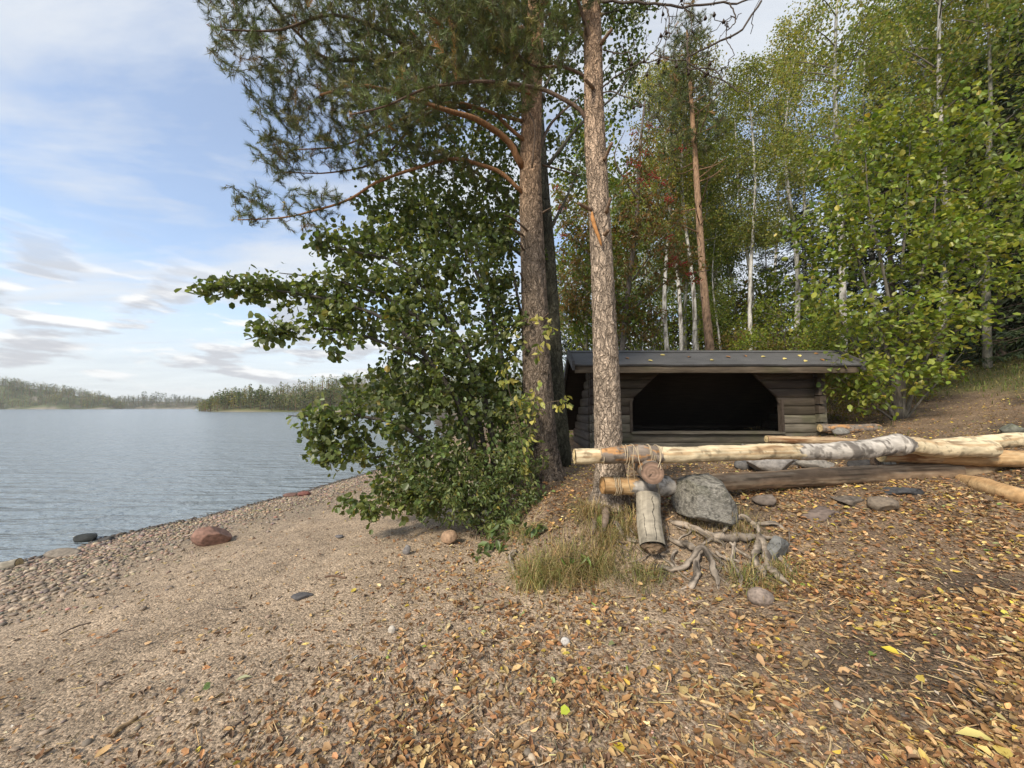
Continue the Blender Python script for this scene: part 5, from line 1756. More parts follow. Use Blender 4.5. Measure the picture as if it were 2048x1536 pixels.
def broad_tree(name, h, w, z_lo, n_t, per, pal, wts, r0, tcol, seed, leafL=.074, leafW=.056, lean=0.06, droop=.5, stems=1, base_lobes=None):
    """a slim forest tree standing at the origin"""
    global rng
    keep = rng; rng = np.random.default_rng(seed)
    root = thing(name, None, 'tree')
    start = []
    for s in range(stems):
        a = rng.random() * 6.28
        tip = np.array([math.cos(a) * lean * h, math.sin(a) * lean * h, h * .97])
        off = rng.normal(0, .12, 3) * [1, 1, 0] * (stems > 1)
        T = spline(np.array([off - [0, 0, .3], off + tip * .3 + rng.normal(0, .10, 3), tip * .65 + rng.normal(0, .16, 3), tip]), 70)
        R = np.linspace(1, .1, 70) ** .8 * r0
        MB().add(*tube(T, R, 9, True, None, tcol)).build('trunk', M_BARK, root)
        k = int(70 * z_lo)
        start.append(T[k:])
        for _ in range(int(12 / stems) + 3):
            i = rng.integers(k, 66); p = T[i]; a = rng.random() * 6.28; L = w * (1.1 - .75 * (i / 70 - z_lo) / (1 - z_lo)) * (.6 + .5 * rng.random())
            d = np.array([math.cos(a), math.sin(a), .75])
            P = spline(np.array([p, p + d * L * .5, p + d * L * np.array([1, 1, .8])]), 10)
            MB_all.add(*tube(P, np.linspace(R[i] * .5, .006, 10), 5, False, None, tuple(np.array([.14, .12, .10]))))
            start.append(P[2:])
    start = np.concatenate(start)
    u = rng.random(n_t)
    zz = z_lo + (1 - z_lo) * u
    prof = np.sqrt(np.clip(1 - ((u - .42) / .62) ** 2, .02, 1))
    a = rng.random(n_t) * 6.28
    rad = w * prof * np.sqrt(rng.random(n_t))
    tg = np.stack([rad * np.cos(a), rad * np.sin(a), zz * h], -1)
    cl = fbm(tg, 1.1, 2)
    tg = tg[cl > .45]
    ctr = np.array([np.interp(tg[:, 2], T[:, 2], T[:, 0]), np.interp(tg[:, 2], T[:, 2], T[:, 1]), np.zeros(len(tg))]).T
    tg = tg + ctr
    N, par, ends = grow(start, tg, -.02, .25)
    MB_all.add(*twig_mesh(N, par, len(start), .0035, .42, .03, (.12, .10, .085), 3))
    o = MB_all.build('branches', M_TWIG, root); o['kind'] = 'stuff'; MB_all.__init__()
    lf = leafy(N, par, ends, per, .13, leafL, leafW, pal, wts, droop=droop)
    foliage(root, 'crown', *lf, M_FARLEAF, 'diamond')
    rng = keep
    return root


MB_all = MB()


def spruce(h, w, seed, n=5200):
    r = np.random.default_rng(seed)
    root = thing('spruce_tree', None, 'tree')
    MB().add(*tube(spline(np.array([[0, 0, -.3], [0, 0, h * .5], [.02, 0, h]]), 30), np.linspace(.11, .01, 30), 8, True, None, (.12, .095, .075))).build('trunk', M_BARK, root)
    nb = 230
    z = np.sort(r.random(nb) ** .85) * (h - .4) + .35
    L = w * (1 - z / h) ** .75 * (.75 + .4 * r.random(nb)) + .12
    a = r.random(nb) * 6.28
    A = np.stack([0 * z, 0 * z, z], -1)
    dr = -.30 + .55 * z / h
    B = A + np.stack([np.cos(a) * L, np.sin(a) * L, dr * L], -1)
    V, F = prisms(A, B, .012, .004, 3)
    MB().add(V, F, (.11, .085, .065)).build('branches', M_TWIG, root)['kind'] = 'stuff'
    k = r.choice(nb, n, p=L / L.sum())
    f = r.random(n) ** .7
    p = A[k] + (B[k] - A[k]) * f[:, None]
    side = np.stack([-np.sin(a[k]), np.cos(a[k]), 0 * f], -1)
    s = r.normal(0, 1, n) * .16 * L[k] * (1.1 - f)
    p = p + side * s[:, None] + np.array([0, 0, -1]) * (np.abs(s) * .35 + .05 * r.random(n))[:, None]
    ax = nrm(nrm(B[k] - A[k]) * .7 + side * np.sign(s)[:, None] * .8 + np.array([0, 0, -.45]) + r.normal(0, .25, (n, 3)))
    nm = nrm(r.normal(0, .4, (n, 3)) + [0, 0, 1])
    c = np.asarray([(.028, .044, .020), (.036, .054, .022), (.050, .068, .026)])[r.choice(3, n)] * np.exp(r.normal(0, .2, (n, 1)))
    foliage(root, 'crown', p, ax, nm, .17 + .08 * r.random(n), .045 + .03 * r.random(n), c, M_NEEDLE, 'diamond')
    return root


def copy_thing(src, loc, rz=0.0, sc=1.0, label=None, group=None, tilt=(0, 0)):
    r = src.copy(); COL.objects.link(r)
    r.location = [float(v) for v in loc]; r.rotation_euler = (tilt[0], tilt[1], rz); r.scale = (sc,) * 3
    if label: r['label'] = label
    if group: r['group'] = group
    for ch in src.children:
        c = ch.copy(); COL.objects.link(c); c.parent = r
        for g in ch.children:
            d = g.copy(); COL.objects.link(d); d.parent = c
    return r


GREEN = [(0.154, 0.203, 0.044), (0.193, 0.236, 0.05), (0.115, 0.163, 0.035), (0.269, 0.27, 0.059)]
GOLD = [(0.263, 0.277, 0.067), (0.321, 0.298, 0.072), (0.199, 0.236, 0.053), (0.397, 0.331, 0.089)]
OLIVE = [(0.193, 0.222, 0.053), (0.237, 0.25, 0.059), (0.147, 0.186, 0.046), (0.301, 0.283, 0.072)]
P_BIRCH = [broad_tree('birch_tree', 12, 1.35, .44, 820, 24, OLIVE, None, .085, birch_col, 101),
           broad_tree('birch_tree', 13, 1.5, .50, 820, 24, GOLD, None, .095, birch_col, 102),
           broad_tree('birch_tree', 11, 1.2, .38, 760, 24, GREEN, None, .075, birch_col, 103)]
P_ASPEN = broad_tree('aspen_tree', 11, 1.6, .25, 600, 15, GREEN, None, .09, bark_col((.16, .15, .12), (.2, .19, .15), (.2, .19, .15), 0, 9, .5), 104, .12, .10)
P_SPRUCE = [spruce(9, 1.7, 201), spruce(12, 2.0, 202, 6200)]
P_BUSH = [broad_tree('young_tree', 2.6, .95, .10, 300, 12, LIME, LIME_W, .022, (.13, .11, .09), 301, .085, .06, .15, .3, 4),
          broad_tree('young_tree', 1.8, .85, .08, 240, 12, [(.15, .15, .028), (.11, .125, .026), (.20, .16, .03), (.16, .10, .03)], None, .018, (.12, .10, .08), 302, .075, .05, .2, .3, 4)]


def wood():
    used = set(); order = {}

    def put(src, px, Y, sc, rz, label, group, tilt=(0, 0)):
        if group:
            reg = next(t for lim, t in ((1180, 'between the two front pines'), (1370, 'between the slimmer pine and the tall forest pine'), (1480, 'beside the tall forest pine'),
                                        (1640, 'over the right half of the shelter roof'), (1900, 'behind the lime green shrub'), (9999, 'at the right edge of the wood')) if px < lim)
            key = (src.name.split('.')[0], reg); order.setdefault(key, []).append([Y, None, reg, label])
        b = PY(float(px), 815.0, float(Y)); b[2] = height(b[0], b[1], False)
        if src.name not in used:
            used.add(src.name)
            src.location = b; src.rotation_euler = (tilt[0], tilt[1], rz); src.scale = (sc,) * 3
            src['label'] = label
            if group: src['group'] = group
            o = src
        else:
            o = copy_thing(src, b, rz, sc, label, group, tilt)
        if group: order[key][-1][1] = o
        return o

    gb, gs, gy = 'birches in the wood', 'spruces in the wood', 'young trees on the wood edge'
    lean = (0, -.05)
    # nearest birches, each with its own place
    put(P_BIRCH[0], 1690, 10.0, 1.08, 1.0, 'white stemmed birch leaning left behind the lime green shrub', None, (0, -.16))
    put(P_BIRCH[1], 1888, 10.2, 1.02, 2.1, 'birch with pale trunk rising above the middle of the lime green shrub', None, (0, -.10))
    put(P_BIRCH[2], 1950, 11.5, 1.1, .3, 'slim birch at the right end of the lime green shrub', None, (0, -.06))
    put(P_BIRCH[1], 1586, 13.0, 1.05, 4.0, 'birch with white trunk showing just left of the lime green shrub', None, (0, -.07))
    put(P_BIRCH[0], 1518, 14.5, 1.05, 3.0, 'straight pale birch trunk above the middle of the shelter roof', None, (0, -.03))
    put(P_BIRCH[2], 1482, 15.5, 1.15, 5.0, 'slender birch right of the tall forest pine', None, (0, -.05))
    for i, (px, Y, k, s, rz) in enumerate(((1372, 16, 0, 1.0, .2), (1388, 17, 1, .95, 1.3), (1398, 15.5, 2, 1.1, 2.6), (1330, 18, 0, 1.0, 4.4), (1312, 15, 2, .95, 5.2))):
        put(P_BIRCH[k], px, Y, s, rz, 'slim white birch stem', gb, (0, -.03))
    for px, Y, k, s, rz in ((1350, 12.6, 1, 1.1, .4), (1366, 12.9, 0, 1.15, 1.9), (1384, 12.4, 1, 1.05, 3.1), (1446, 12.8, 2, .72, 4.9), (1506, 12.2, 0, 1.05, 5.6)):
        put(P_BIRCH[k], px, Y, s * .9, rz, 'slim white birch stem', gb, (0, -.035))
    for i, (px, Y, k, s, rz) in enumerate(((1760, 14, 0, 1.15, .9), (1840, 16, 2, 1.3, 2.2), (1960, 14, 1, 1.1, 3.3), (2060, 13, 0, 1.1, 4.1), (2160, 12, 2, 1.2, .4), (2330, 13, 0, 1.2, 2.4), (2480, 15, 1, 1.2, .9), (1640, 18, 1, 1.2, 1.1), (1560, 20, 0, 1.2, 5.5), (1720, 20, 2, 1.4, 2.9),
                                           (1450, 22, 1, 1.1, .7), (1260, 21, 0, 1.0, 1.9), (1210, 17, 2, 1.0, 3.6), (1880, 21, 1, 1.4, 1.4), (2040, 19, 2, 1.4, 3.9), (1270, 27, 1, 1.1, 5.0), (1350, 27, 2, 1.2, 4.2), (1420, 30, 0, 1.2, 2.2))):
        put(P_BIRCH[k], px, Y, s, rz, 'yellowing birch', gb, (0, -.04))
    for px, Y, s, rz in ((1980, 9.0, .95, 1), (2090, 10.5, 1.1, 2), (1230, 9.5, .8, 4.4), (1170, 11, .85, 2.5)):
        put(P_ASPEN, px, Y, s, rz, 'bushy green aspen', 'aspens in the wood', (0, -.03))
    for px, Y, k, s, rz in ((2010, 9.4, 0, .9, 2.2), (2120, 8.6, 0, .95, 4.2), (1955, 10.4, 0, .8, 1.2), (1985, 11.5, 0, .95, 0), (2080, 10.0, 0, .9, 2), (1800, 13.5, 1, .95, 1), (1900, 14.5, 0, 1.1, 3), (1690, 15.0, 0, .85, 4), (1610, 17.0, 1, .75, 5), (2160, 12.0, 1, 1.0, 2), (1465, 19, 0, .75, 1), (1545, 24, 1, .8, 2.3),
                            (1285, 19, 0, .62, 1), (1225, 15, 0, .70, 3), (1175, 13, 0, .72, 5), (1120, 15, 0, .75, 2), (1330, 30, 1, .7, 4), (1750, 26, 1, 1.0, 4), (1980, 24, 1, 1.2, 4), (2100, 17, 1, 1.1, 1), (2260, 14, 1, 1.0, 3), (2420, 18, 1, 1.1, 2), (2400, 12, 0, 1.0, 5), (1640, 30, 1, 1.0, 5), (1430, 27, 1, .62, 3), (2020, 12.5, 0, .75, 4.4), (1870, 17.5, 1, .9, 5)):
        put(P_SPRUCE[k], px, Y, s, rz, 'dark green spruce', gs)
    for px, Y, k, s, rz in ((1400, 17, 1, 2.2, 1), (1450, 15, 0, 1.5, 2.7), (1510, 16, 1, 2.1, 3.9), (1370, 18, 0, 2.0, 5), (1540, 16, 0, 1.8, .4), (1340, 18, 1, 2.2, 1.4), (1300, 14, 0, 1.5, 2.4), (1475, 9.8, 1, 1.0, 1), (1540, 10.2, 0, .85, 2), (1600, 9.6, 1, 1.0, 3), (1660, 9.2, 0, .8, 4), (1420, 10.6, 0, .7, 5), (1350, 10.2, 1, .8, .3), (1300, 10.8, 0, .7, 1.7), (1700, 8.4, 1, .75, 2.2), (1860, 8.6, 1, .7, 4.5),
                            (1240, 9.0, 1, .85, 2.8), (1170, 8.6, 0, .75, .9), (1690, 10.5, 0, 1.0, 1.2), (1560, 12.5, 0, 1.2, 1.9), (1470, 13, 1, 1.3, 4.8), (2010, 13.5, 1, .8, 2.2), (1730, 7.6, 1, .50, 3.1), (1665, 7.7, 1, .52, 4.1), (1840, 7.7, 1, .45, .6)):
        put(P_BUSH[k], px, Y, s, rz, 'low yellow green young tree', gy)
    for items in order.values():
        items.sort(key=lambda t: t[0])
        for i, (Y, o, reg, label) in enumerate(items):
            n = '' if len(items) == 1 else ('nearest ' if i == 0 else ordinal(i + 1) + ' nearest ')
            o['label'] = f'{n}{label} {reg}'
    # a tall pine in the middle of the wood
    T, R = px_trunk([(1426, 760, 18), (1416, 660, 16), (1405, 540, 14), (1396, 400, 12), (1388, 280, 10), (1380, 160, 7), (1374, 60, 4)], 11.0, 120)
    base = np.array([T[0][0], T[0][1], height(T[0][0], T[0][1], False)]); T[0, 2] = base[2] - .1
    root = thing('pine_tree', 'tall straight orange stemmed pine in the wood behind the shelter', 'tree', base)
    MB().add(*tube(T, R, 16, True, bark_disp(.06), bark_col((.22, .155, .115), (.29, .19, .125), (.31, .19, .11), base[2], base[2] + 9))).build('trunk', M_BARK, root)
    start = [T[45:]]
    lm = MB()
    for i in range(26):
        k = rng.integers(48, 112); a = rng.random() * 6.28; L = (.5 + 1.1 * rng.random()) * (1.1 - .4 * k / 120)
        P = spline(np.array([T[k], T[k] + np.array([math.cos(a), math.sin(a), .15]) * L * .6, T[k] + np.array([math.cos(a), math.sin(a), .35]) * L]), 10)
        lm.add(*tube(P, np.linspace(.022, .006, 10), 5, False, None, (.22, .13, .075))); start.append(P[3:])
    for i in range(14):
        k = rng.integers(18, 60); a = rng.random() * 6.28; L = .3 + .7 * rng.random()
        lm.add(*tube(np.array([T[k], T[k] + np.array([math.cos(a), math.sin(a), -.1]) * L]), [.012, .004], 4, False, None, (.12, .10, .08)))
    lm.build('limbs', M_BARK, root)['kind'] = 'stuff'
    start = np.concatenate(start)
    tg = lobes([(1370, 90, 11, 60, 60, .9), (1340, 170, 11, 60, 50, .9), (1400, 190, 11, 60, 60, .9), (1330, 235, 10.8, 50, 30, .7), (1420, 270, 11, 40, 40, .7), (1380, 40, 11, 30, 40, .5), (1360, 290, 11, 50, 30, .6)], 800)
    N, par, ends = grow(start, tg, .05, .2)
    MB().add(*twig_mesh(N, par, len(start), .004, .42, .02, (.15, .10, .07), 3)).build('branches', M_TWIG, root)['kind'] = 'stuff'
    d = nrm(nrm(N[ends] - N[par[ends]]) + rng.normal(0, .3, (len(ends), 3)) + [0, 0, .3])
    MB().add(*needles(N[ends], d, 34, .13, .010, PINE_PAL, PINE_W, .22)).build('needles', M_NEEDLE, root, False)['kind'] = 'stuff'


wood()

# ================================================================== THE FLOOR OF BEACH AND BANK
# ------------------------------------------------------------------ grass
def blades(pts, n_each, spread, L, pal, wts=None, lean=.6, w=.0035):
    P = np.repeat(np.asarray(pts, float), n_each, 0); m = len(P)
    off = rng.normal(0, 1, (m, 2)) * spread
    P = P + np.concatenate([off, np.zeros((m, 1))], 1); P[:, 2] = height(P[:, 0], P[:, 1]) - .005
    d = nrm(np.concatenate([off / max(spread, 1e-6) * .35 + rng.normal(0, .5, (m, 2)), np.zeros((m, 1))], 1))
    ln = (L * (.5 + .7 * rng.random(m)))[:, None]; le = (lean * (.4 + 1.0 * rng.random(m)))[:, None]
    s = np.stack([-d[:, 1], d[:, 0], 0 * d[:, 0]], -1) * w
    up = np.array([0, 0, 1.0])
    a = P; b = P + up * ln * .5 + d * ln * le * .22; c = P + up * ln * (.92 - .35 * le) + d * ln * le * .62; e = P + up * ln * (1.05 - .72 * le) + d * ln * le * 1.0
    V = np.stack([a - s, a + s, b - s * .85, b + s * .85, c - s * .55, c + s * .55, e], 1).reshape(-1, 3)
    o = (np.arange(m) * 7)[:, None]
    Q = np.concatenate([o + np.array([[0, 1, 3, 2]]), o + np.array([[2, 3, 5, 4]])])
    T = o + np.array([[4, 5, 6]])
    return V, [Q, T], np.repeat(pick(pal, m, wts), 7, 0)


STRAW = [(.46, .35, .17), (.36, .28, .12), (.17, .19, .06), (.24, .235, .08)]


def grass_tufts():
    for px, py, n, sp, L, w, label in (
        (1120, 1150, 400, .095, .20, [5, 4, 1.6, 2.4], 'large drooping tuft of green and straw grass left of the grey propped log'),
        (1065, 1165, 300, .06, .18, [3, 3, 3, 3], 'greenish grass tuft at the left end of the bank foot'),
        (1190, 1145, 380, .075, .20, [5, 4, 2, 2], 'straw coloured grass tuft hanging below the slimmer pine'),
        (1180, 1030, 220, .05, .15, [4, 3, 1, 1], 'dry blond grass tuft around the foot of the slimmer pine'),
        (1255, 1060, 200, .05, .13, [4, 3, 1, 1], 'short dry grass tuft between pine foot and propped log'),
        (1285, 1160, 180, .06, .13, [2, 3, 3, 3], 'thin grass tuft below the end of the propped log'),
        (1470, 1048, 220, .06, .14, [5, 3, .5, 1], 'dry blond grass tuft at the lower right edge of the boulder'),
        (1395, 1052, 160, .06, .10, [5, 3, .5, 1], 'short straw grass tuft under the boulder front'),
        (1500, 1165, 150, .05, .12, [2, 2, 3, 3], 'grass tuft growing among the bare roots'),
        (1560, 1150, 140, .05, .11, [2, 2, 3, 3], 'small green grass tuft beside the leaning grey slab'),
        (1215, 1085, 160, .05, .16, [4, 3, 1, 2], 'grass tuft on the bank edge left of the propped log'),
        (1050, 1075, 120, .06, .14, [2, 2, 3, 3], 'sparse grass tuft under the yellow sapling'),
    ):
        g = G(float(px), float(py))
        mb = MB().add(*blades([g], n, sp, L * 1.1, STRAW, w, 1.05, .0019))
        solo(mb, 'grass_tuft', M_GRASS, label, 'grass tuft', g, 'grass tufts on the bank')
    # moss cushion at the foot of the pine
    g = G(1207.0, 1042.0)
    V, F = ico(3); V = V * [.05, .04, .05] * (1 + .3 * (fbm(V, 6, 3)[:, None] - .5))
    solo(MB().add(V + g, F, np.array([.10, .12, .025]) * (.6 + .8 * fbm(V, 60, 3)[:, None])), 'moss_cushion', M_STONE, 'yellow green moss cushion on the root of the slimmer pine', 'moss', g)
    # thin grass over the slope on the right: nobody could count it
    xy = np.stack([rng.uniform(5.4, 17, 60000), rng.uniform(5.5, 17, 60000)], -1)
    m = ground_masks(xy[:, 0], xy[:, 1])[3]
    xy = xy[rng.random(len(xy)) < m * .9 + .03][:13000]
    P = np.concatenate([xy, np.zeros((len(xy), 1))], 1)
    o = MB().add(*blades(P, 1, .02, .13, [(.10, .13, .028), (.13, .145, .035), (.20, .17, .06)], [4, 3, 1], .7, .006)).build('grass', M_GRASS)
    tag(o, 'short green grass thinly covering the slope at the edge of the wood', 'grass', None, 'stuff')


grass_tufts()


# ------------------------------------------------------------------ fallen leaves, litter, twigs, pebbles
def sample_ground(n, lo, hi, power):
    """points in front of the viewer, denser near by: depth from lo to hi"""
    u = rng.random(n)
    y = (lo ** (1 - power) + u * (hi ** (1 - power) - lo ** (1 - power))) ** (1 / (1 - power))
    x = (rng.random(n) * 2 - 1) * 1.46 * y
    return x, y


LIT = [(.335, .182, .078), (.255, .128, .055), (.430, .290, .140), (.130, .080, .046), (.490, .375, .205), (.540, .420, .130), (.35, .215, .105)]


def litter():
    x, y = sample_ground(260000, .75, 15, 1.5)
    d, soil, gravel, grass = ground_masks(x, y)
    clump = sstep(.40, .64, fbm2(x, y, 2.4, 4, seed=50.0))
    drift = sstep(.52, .66, fbm2(x, y, 3.4, 3, seed=57.0)) * sstep(-1.7, -.2, x)
    side = sstep(-1.9, .9, x + .35 * (y - 1.6))
    dens = side * (.13 + .40 * clump + .30 * drift) * (.45 + .55 * soil) + .013 * (d > .4)
    dens = dens * (1 - .6 * sstep(.60, .68, fbm2(x, y, 1.3, 3, seed=66.0)))
    dens = np.where((y > 2.1) & (soil > .5), dens * 1.5 + .13, dens) * (1 - .82 * damp_patch(x, y))
    dens *= np.where(bank_mask(x, y) > .5, np.where(y > 3.6, 1.0, .9), 1)
    k = (rng.random(len(x)) < dens) & (d > .25)
    x, y = x[k][:68000], y[k][:68000]
    n = len(x)
    z = height(x, y) + .001 + .011 * rng.random(n)
    pos = np.stack([x, y, z], -1)
    a = rng.random(n) * 6.28
    ax = nrm(np.stack([np.cos(a), np.sin(a), rng.normal(0, .22, n)], -1))
    nm = nrm(rng.normal(0, .42, (n, 3)) + [0, 0, 1]) * np.where(rng.random((n, 1)) < .35, -1, 1)
    ln = .010 + .031 * rng.random(n) ** .9; ln = np.where(rng.random(n) < .10, ln * 1.3, ln); wd = ln * (.42 + .36 * rng.random(n))
    right = sstep(-.2, 2.0, x)
    col = pick(LIT, n, [4, 4, 4, 4, 2.0, .2, 3], .28, .12)
    yel = rng.random(n) < .02 + .07 * right + .22 * (y > 4.2)
    col[yel] = pick([(.56, .41, .075), (.55, .43, .15), (.48, .34, .07)], int(yel.sum()))
    grn = rng.random(n) < .006
    col[grn] = pick([(.25, .33, .08), (.35, .40, .18)], int(grn.sum()))
    px, py, f = project(pos)
    vis = (px > 4) & (px < 2044) & (py > 860) & (py < 1530)
    score = np.where(vis, ln / f, 0)
    sel = np.zeros(n, bool); sel[np.argsort(-score)[:296]] = True
    lum = col[:, 1] / col[:, 0]

    def name_it(o, i):
        c = col[i]
        hue = 'green' if c[1] > c[0] else ('yellow' if c[1] / c[0] > .70 and c[0] > .36 else ('tan' if c[0] > .33 else ('dark brown' if c[0] < .19 else 'rusty brown')))
        where = 'on bare sand' if soil[k][i] < .35 else ('in the thick leaf litter' if clump[k][i] > .5 else 'on dark earth among scattered leaves')
        tag(o, f'{hue} curled fallen leaf lying {where}', 'fallen leaf', 'fallen leaves in front')
    kind = rng.integers(0, 4, n)
    for q, shp in enumerate(('curled', 'cupped', 'oval', 'folded')):
        leaf_objects(None, sel & (kind == q), pos, ax, nm, ln, wd, col, M_LITTER, shp, 'fallen_leaf', 6, None, name_it)
    r = ~sel
    near = r & (f < 3.2)
    mb = MB()
    for q, shp in enumerate(('curled', 'cupped', 'oval', 'folded')):
        w = near & (kind == q)
        V, F, kk = leaves(pos[w], ax[w], nm[w], ln[w], wd[w], shp); mb.add(V, F, np.repeat(col[w], kk, 0))
    far = r & ~near
    V, F, kk = leaves(pos[far], ax[far], nm[far], ln[far], wd[far], 'diamond'); mb.add(V, F, np.repeat(col[far], kk, 0))
    o = mb.build('leaf_litter', M_LITTER, None, False)
    tag(o, 'countless small fallen leaves strewn over the bank and beach', 'leaf litter', None, 'stuff')
    # crumbs of bark, broken leaf, seed
    x, y = sample_ground(80000, .7, 7, 1.7)
    d, soil, gravel, grass = ground_masks(x, y)
    dens = (.25 + .75 * sstep(-1.8, .8, x + .3 * (y - 1.6))) * sstep(.3, 1.5, d)
    kk_ = rng.random(len(x)) < dens
    x, y = x[kk_], y[kk_]; n = len(x)
    pos = np.stack([x, y, height(x, y) + .004], -1)
    a = rng.random(n) * 6.28
    ax = nrm(np.stack([np.cos(a), np.sin(a), rng.normal(0, .25, n)], -1)); nm = nrm(rng.normal(0, .4, (n, 3)) + [0, 0, 1])
    ln = .007 + .018 * rng.random(n) ** 2; wd = ln * (.25 + .5 * rng.random(n))
    V, F, q = leaves(pos, ax, nm, ln, wd, 'diamond')
    o = MB().add(V, F, np.repeat(pick([(.20, .13, .075), (.08, .055, .036), (.34, .24, .13), (.14, .08, .04), (.42, .36, .27)], n, [3, 3, 2, 2, .6]), q, 0)).build('debris', M_LITTER, None, False)
    tag(o, 'crumbs of bark and broken leaves on the sand', 'debris', None, 'stuff')

    # leaves that stand out
    def one(px, py, L, W, c, label, shape='oval', a=None, tilt=.3):
        g = G(float(px), float(py)); an = rng.random() * 6.28 if a is None else a
        p = g + np.array([0, 0, .014])
        leaf_objects(None, np.array([True]), p[None], nrm(np.array([[math.cos(an), math.sin(an), .05]])), nrm(np.array([[rng.normal(0, tilt), -abs(rng.normal(0, tilt)), 1.0]])),
                     np.array([L]), np.array([W]), np.array([c], float), M_LITTER, shape, 'fallen_leaf', 1, None, lambda o, i: tag(o, label, 'fallen leaf'))
    one(1990, 1492, .085, .052, (.60, .51, .18), 'biggest pale yellow fallen leaf lying among pebbles in the corner', a=2.7)
    one(2020, 1530, .06, .045, (.60, .46, .12), 'creamy yellow leaf just below the biggest pale yellow one', a=1.1)
    one(1800, 1316, .06, .035, (.62, .50, .06), 'bright yellow leaf on the dark damp patch', a=2.0)
    one(1740, 1318, .045, .03, (.17, .24, .05), 'green leaf left of the bright yellow one on dark earth', a=.4)
    one(1122, 1436, .045, .038, (.44, .50, .06), 'round lime yellow leaf lying on bare sand', 'round', a=.7)
    one(1245, 1516, .045, .04, (.66, .50, .05), 'round golden leaf near the front edge of the litter', 'round', a=1.8)
    one(405, 1386, .045, .035, (.34, .48, .17), 'fresh pale green leaf standing upright on the sand', a=1.5, tilt=1.2)
    one(470, 1368, .065, .028, (.40, .40, .24), 'long pale grey green leaf on sand beside the fresh green one', a=.6)
    one(705, 1325, .045, .014, (.42, .42, .40), 'narrow silvery leaf lying on the sand', a=1.0)
    one(1988, 1108, .055, .042, (.17, .26, .06), 'green leaf lying alone near the right edge of the bank', a=2.6)
    one(1850, 1374, .05, .03, (.60, .46, .10), 'tall yellow leaf tilted up between pebbles and litter', a=1.2)
    one(1418, 1120, .045, .034, (.30, .12, .03), 'rusty oak coloured leaf caught under the hooped root', a=1.2, tilt=.8)
    one(1155, 1160, .03, .025, (.55, .17, .02), 'small bright orange leaf at the grass foot', a=1.2)
    # leaves fallen on the shelter roof
    for px, py in ((1258, 719), (1330, 712), (1420, 722), (1450, 714), (1488, 711), (1530, 714), (1596, 711), (1612, 722), (1636, 708), (1640, 719), (1572, 718), (1376, 716), (1295, 722)):
        t = (727 - py) / 24.0
        y_ = 6.15 + .51 * t; p = PY(float(px), float(py), y_)
        an = rng.random() * 6.28
        leaf_objects(None, np.array([True]), (p + [0, -.01, .012])[None], nrm(np.array([[math.cos(an), .8 * math.sin(an), .4 * math.sin(an)]])), nrm(np.array([[rng.normal(0, .2), -.5, .85]])),
                     np.array([.085]), np.array([.06]), np.array([[.58, .47, .16] if rng.random() < .75 else [.3, .15, .06]]), M_LITTER, 'round', 'fallen_leaf', 1, None,
                     lambda o, i: tag(o, 'pale dry leaf lying on the black felt of the shelter roof', 'fallen leaf', 'fallen leaves on the roof'))


litter()


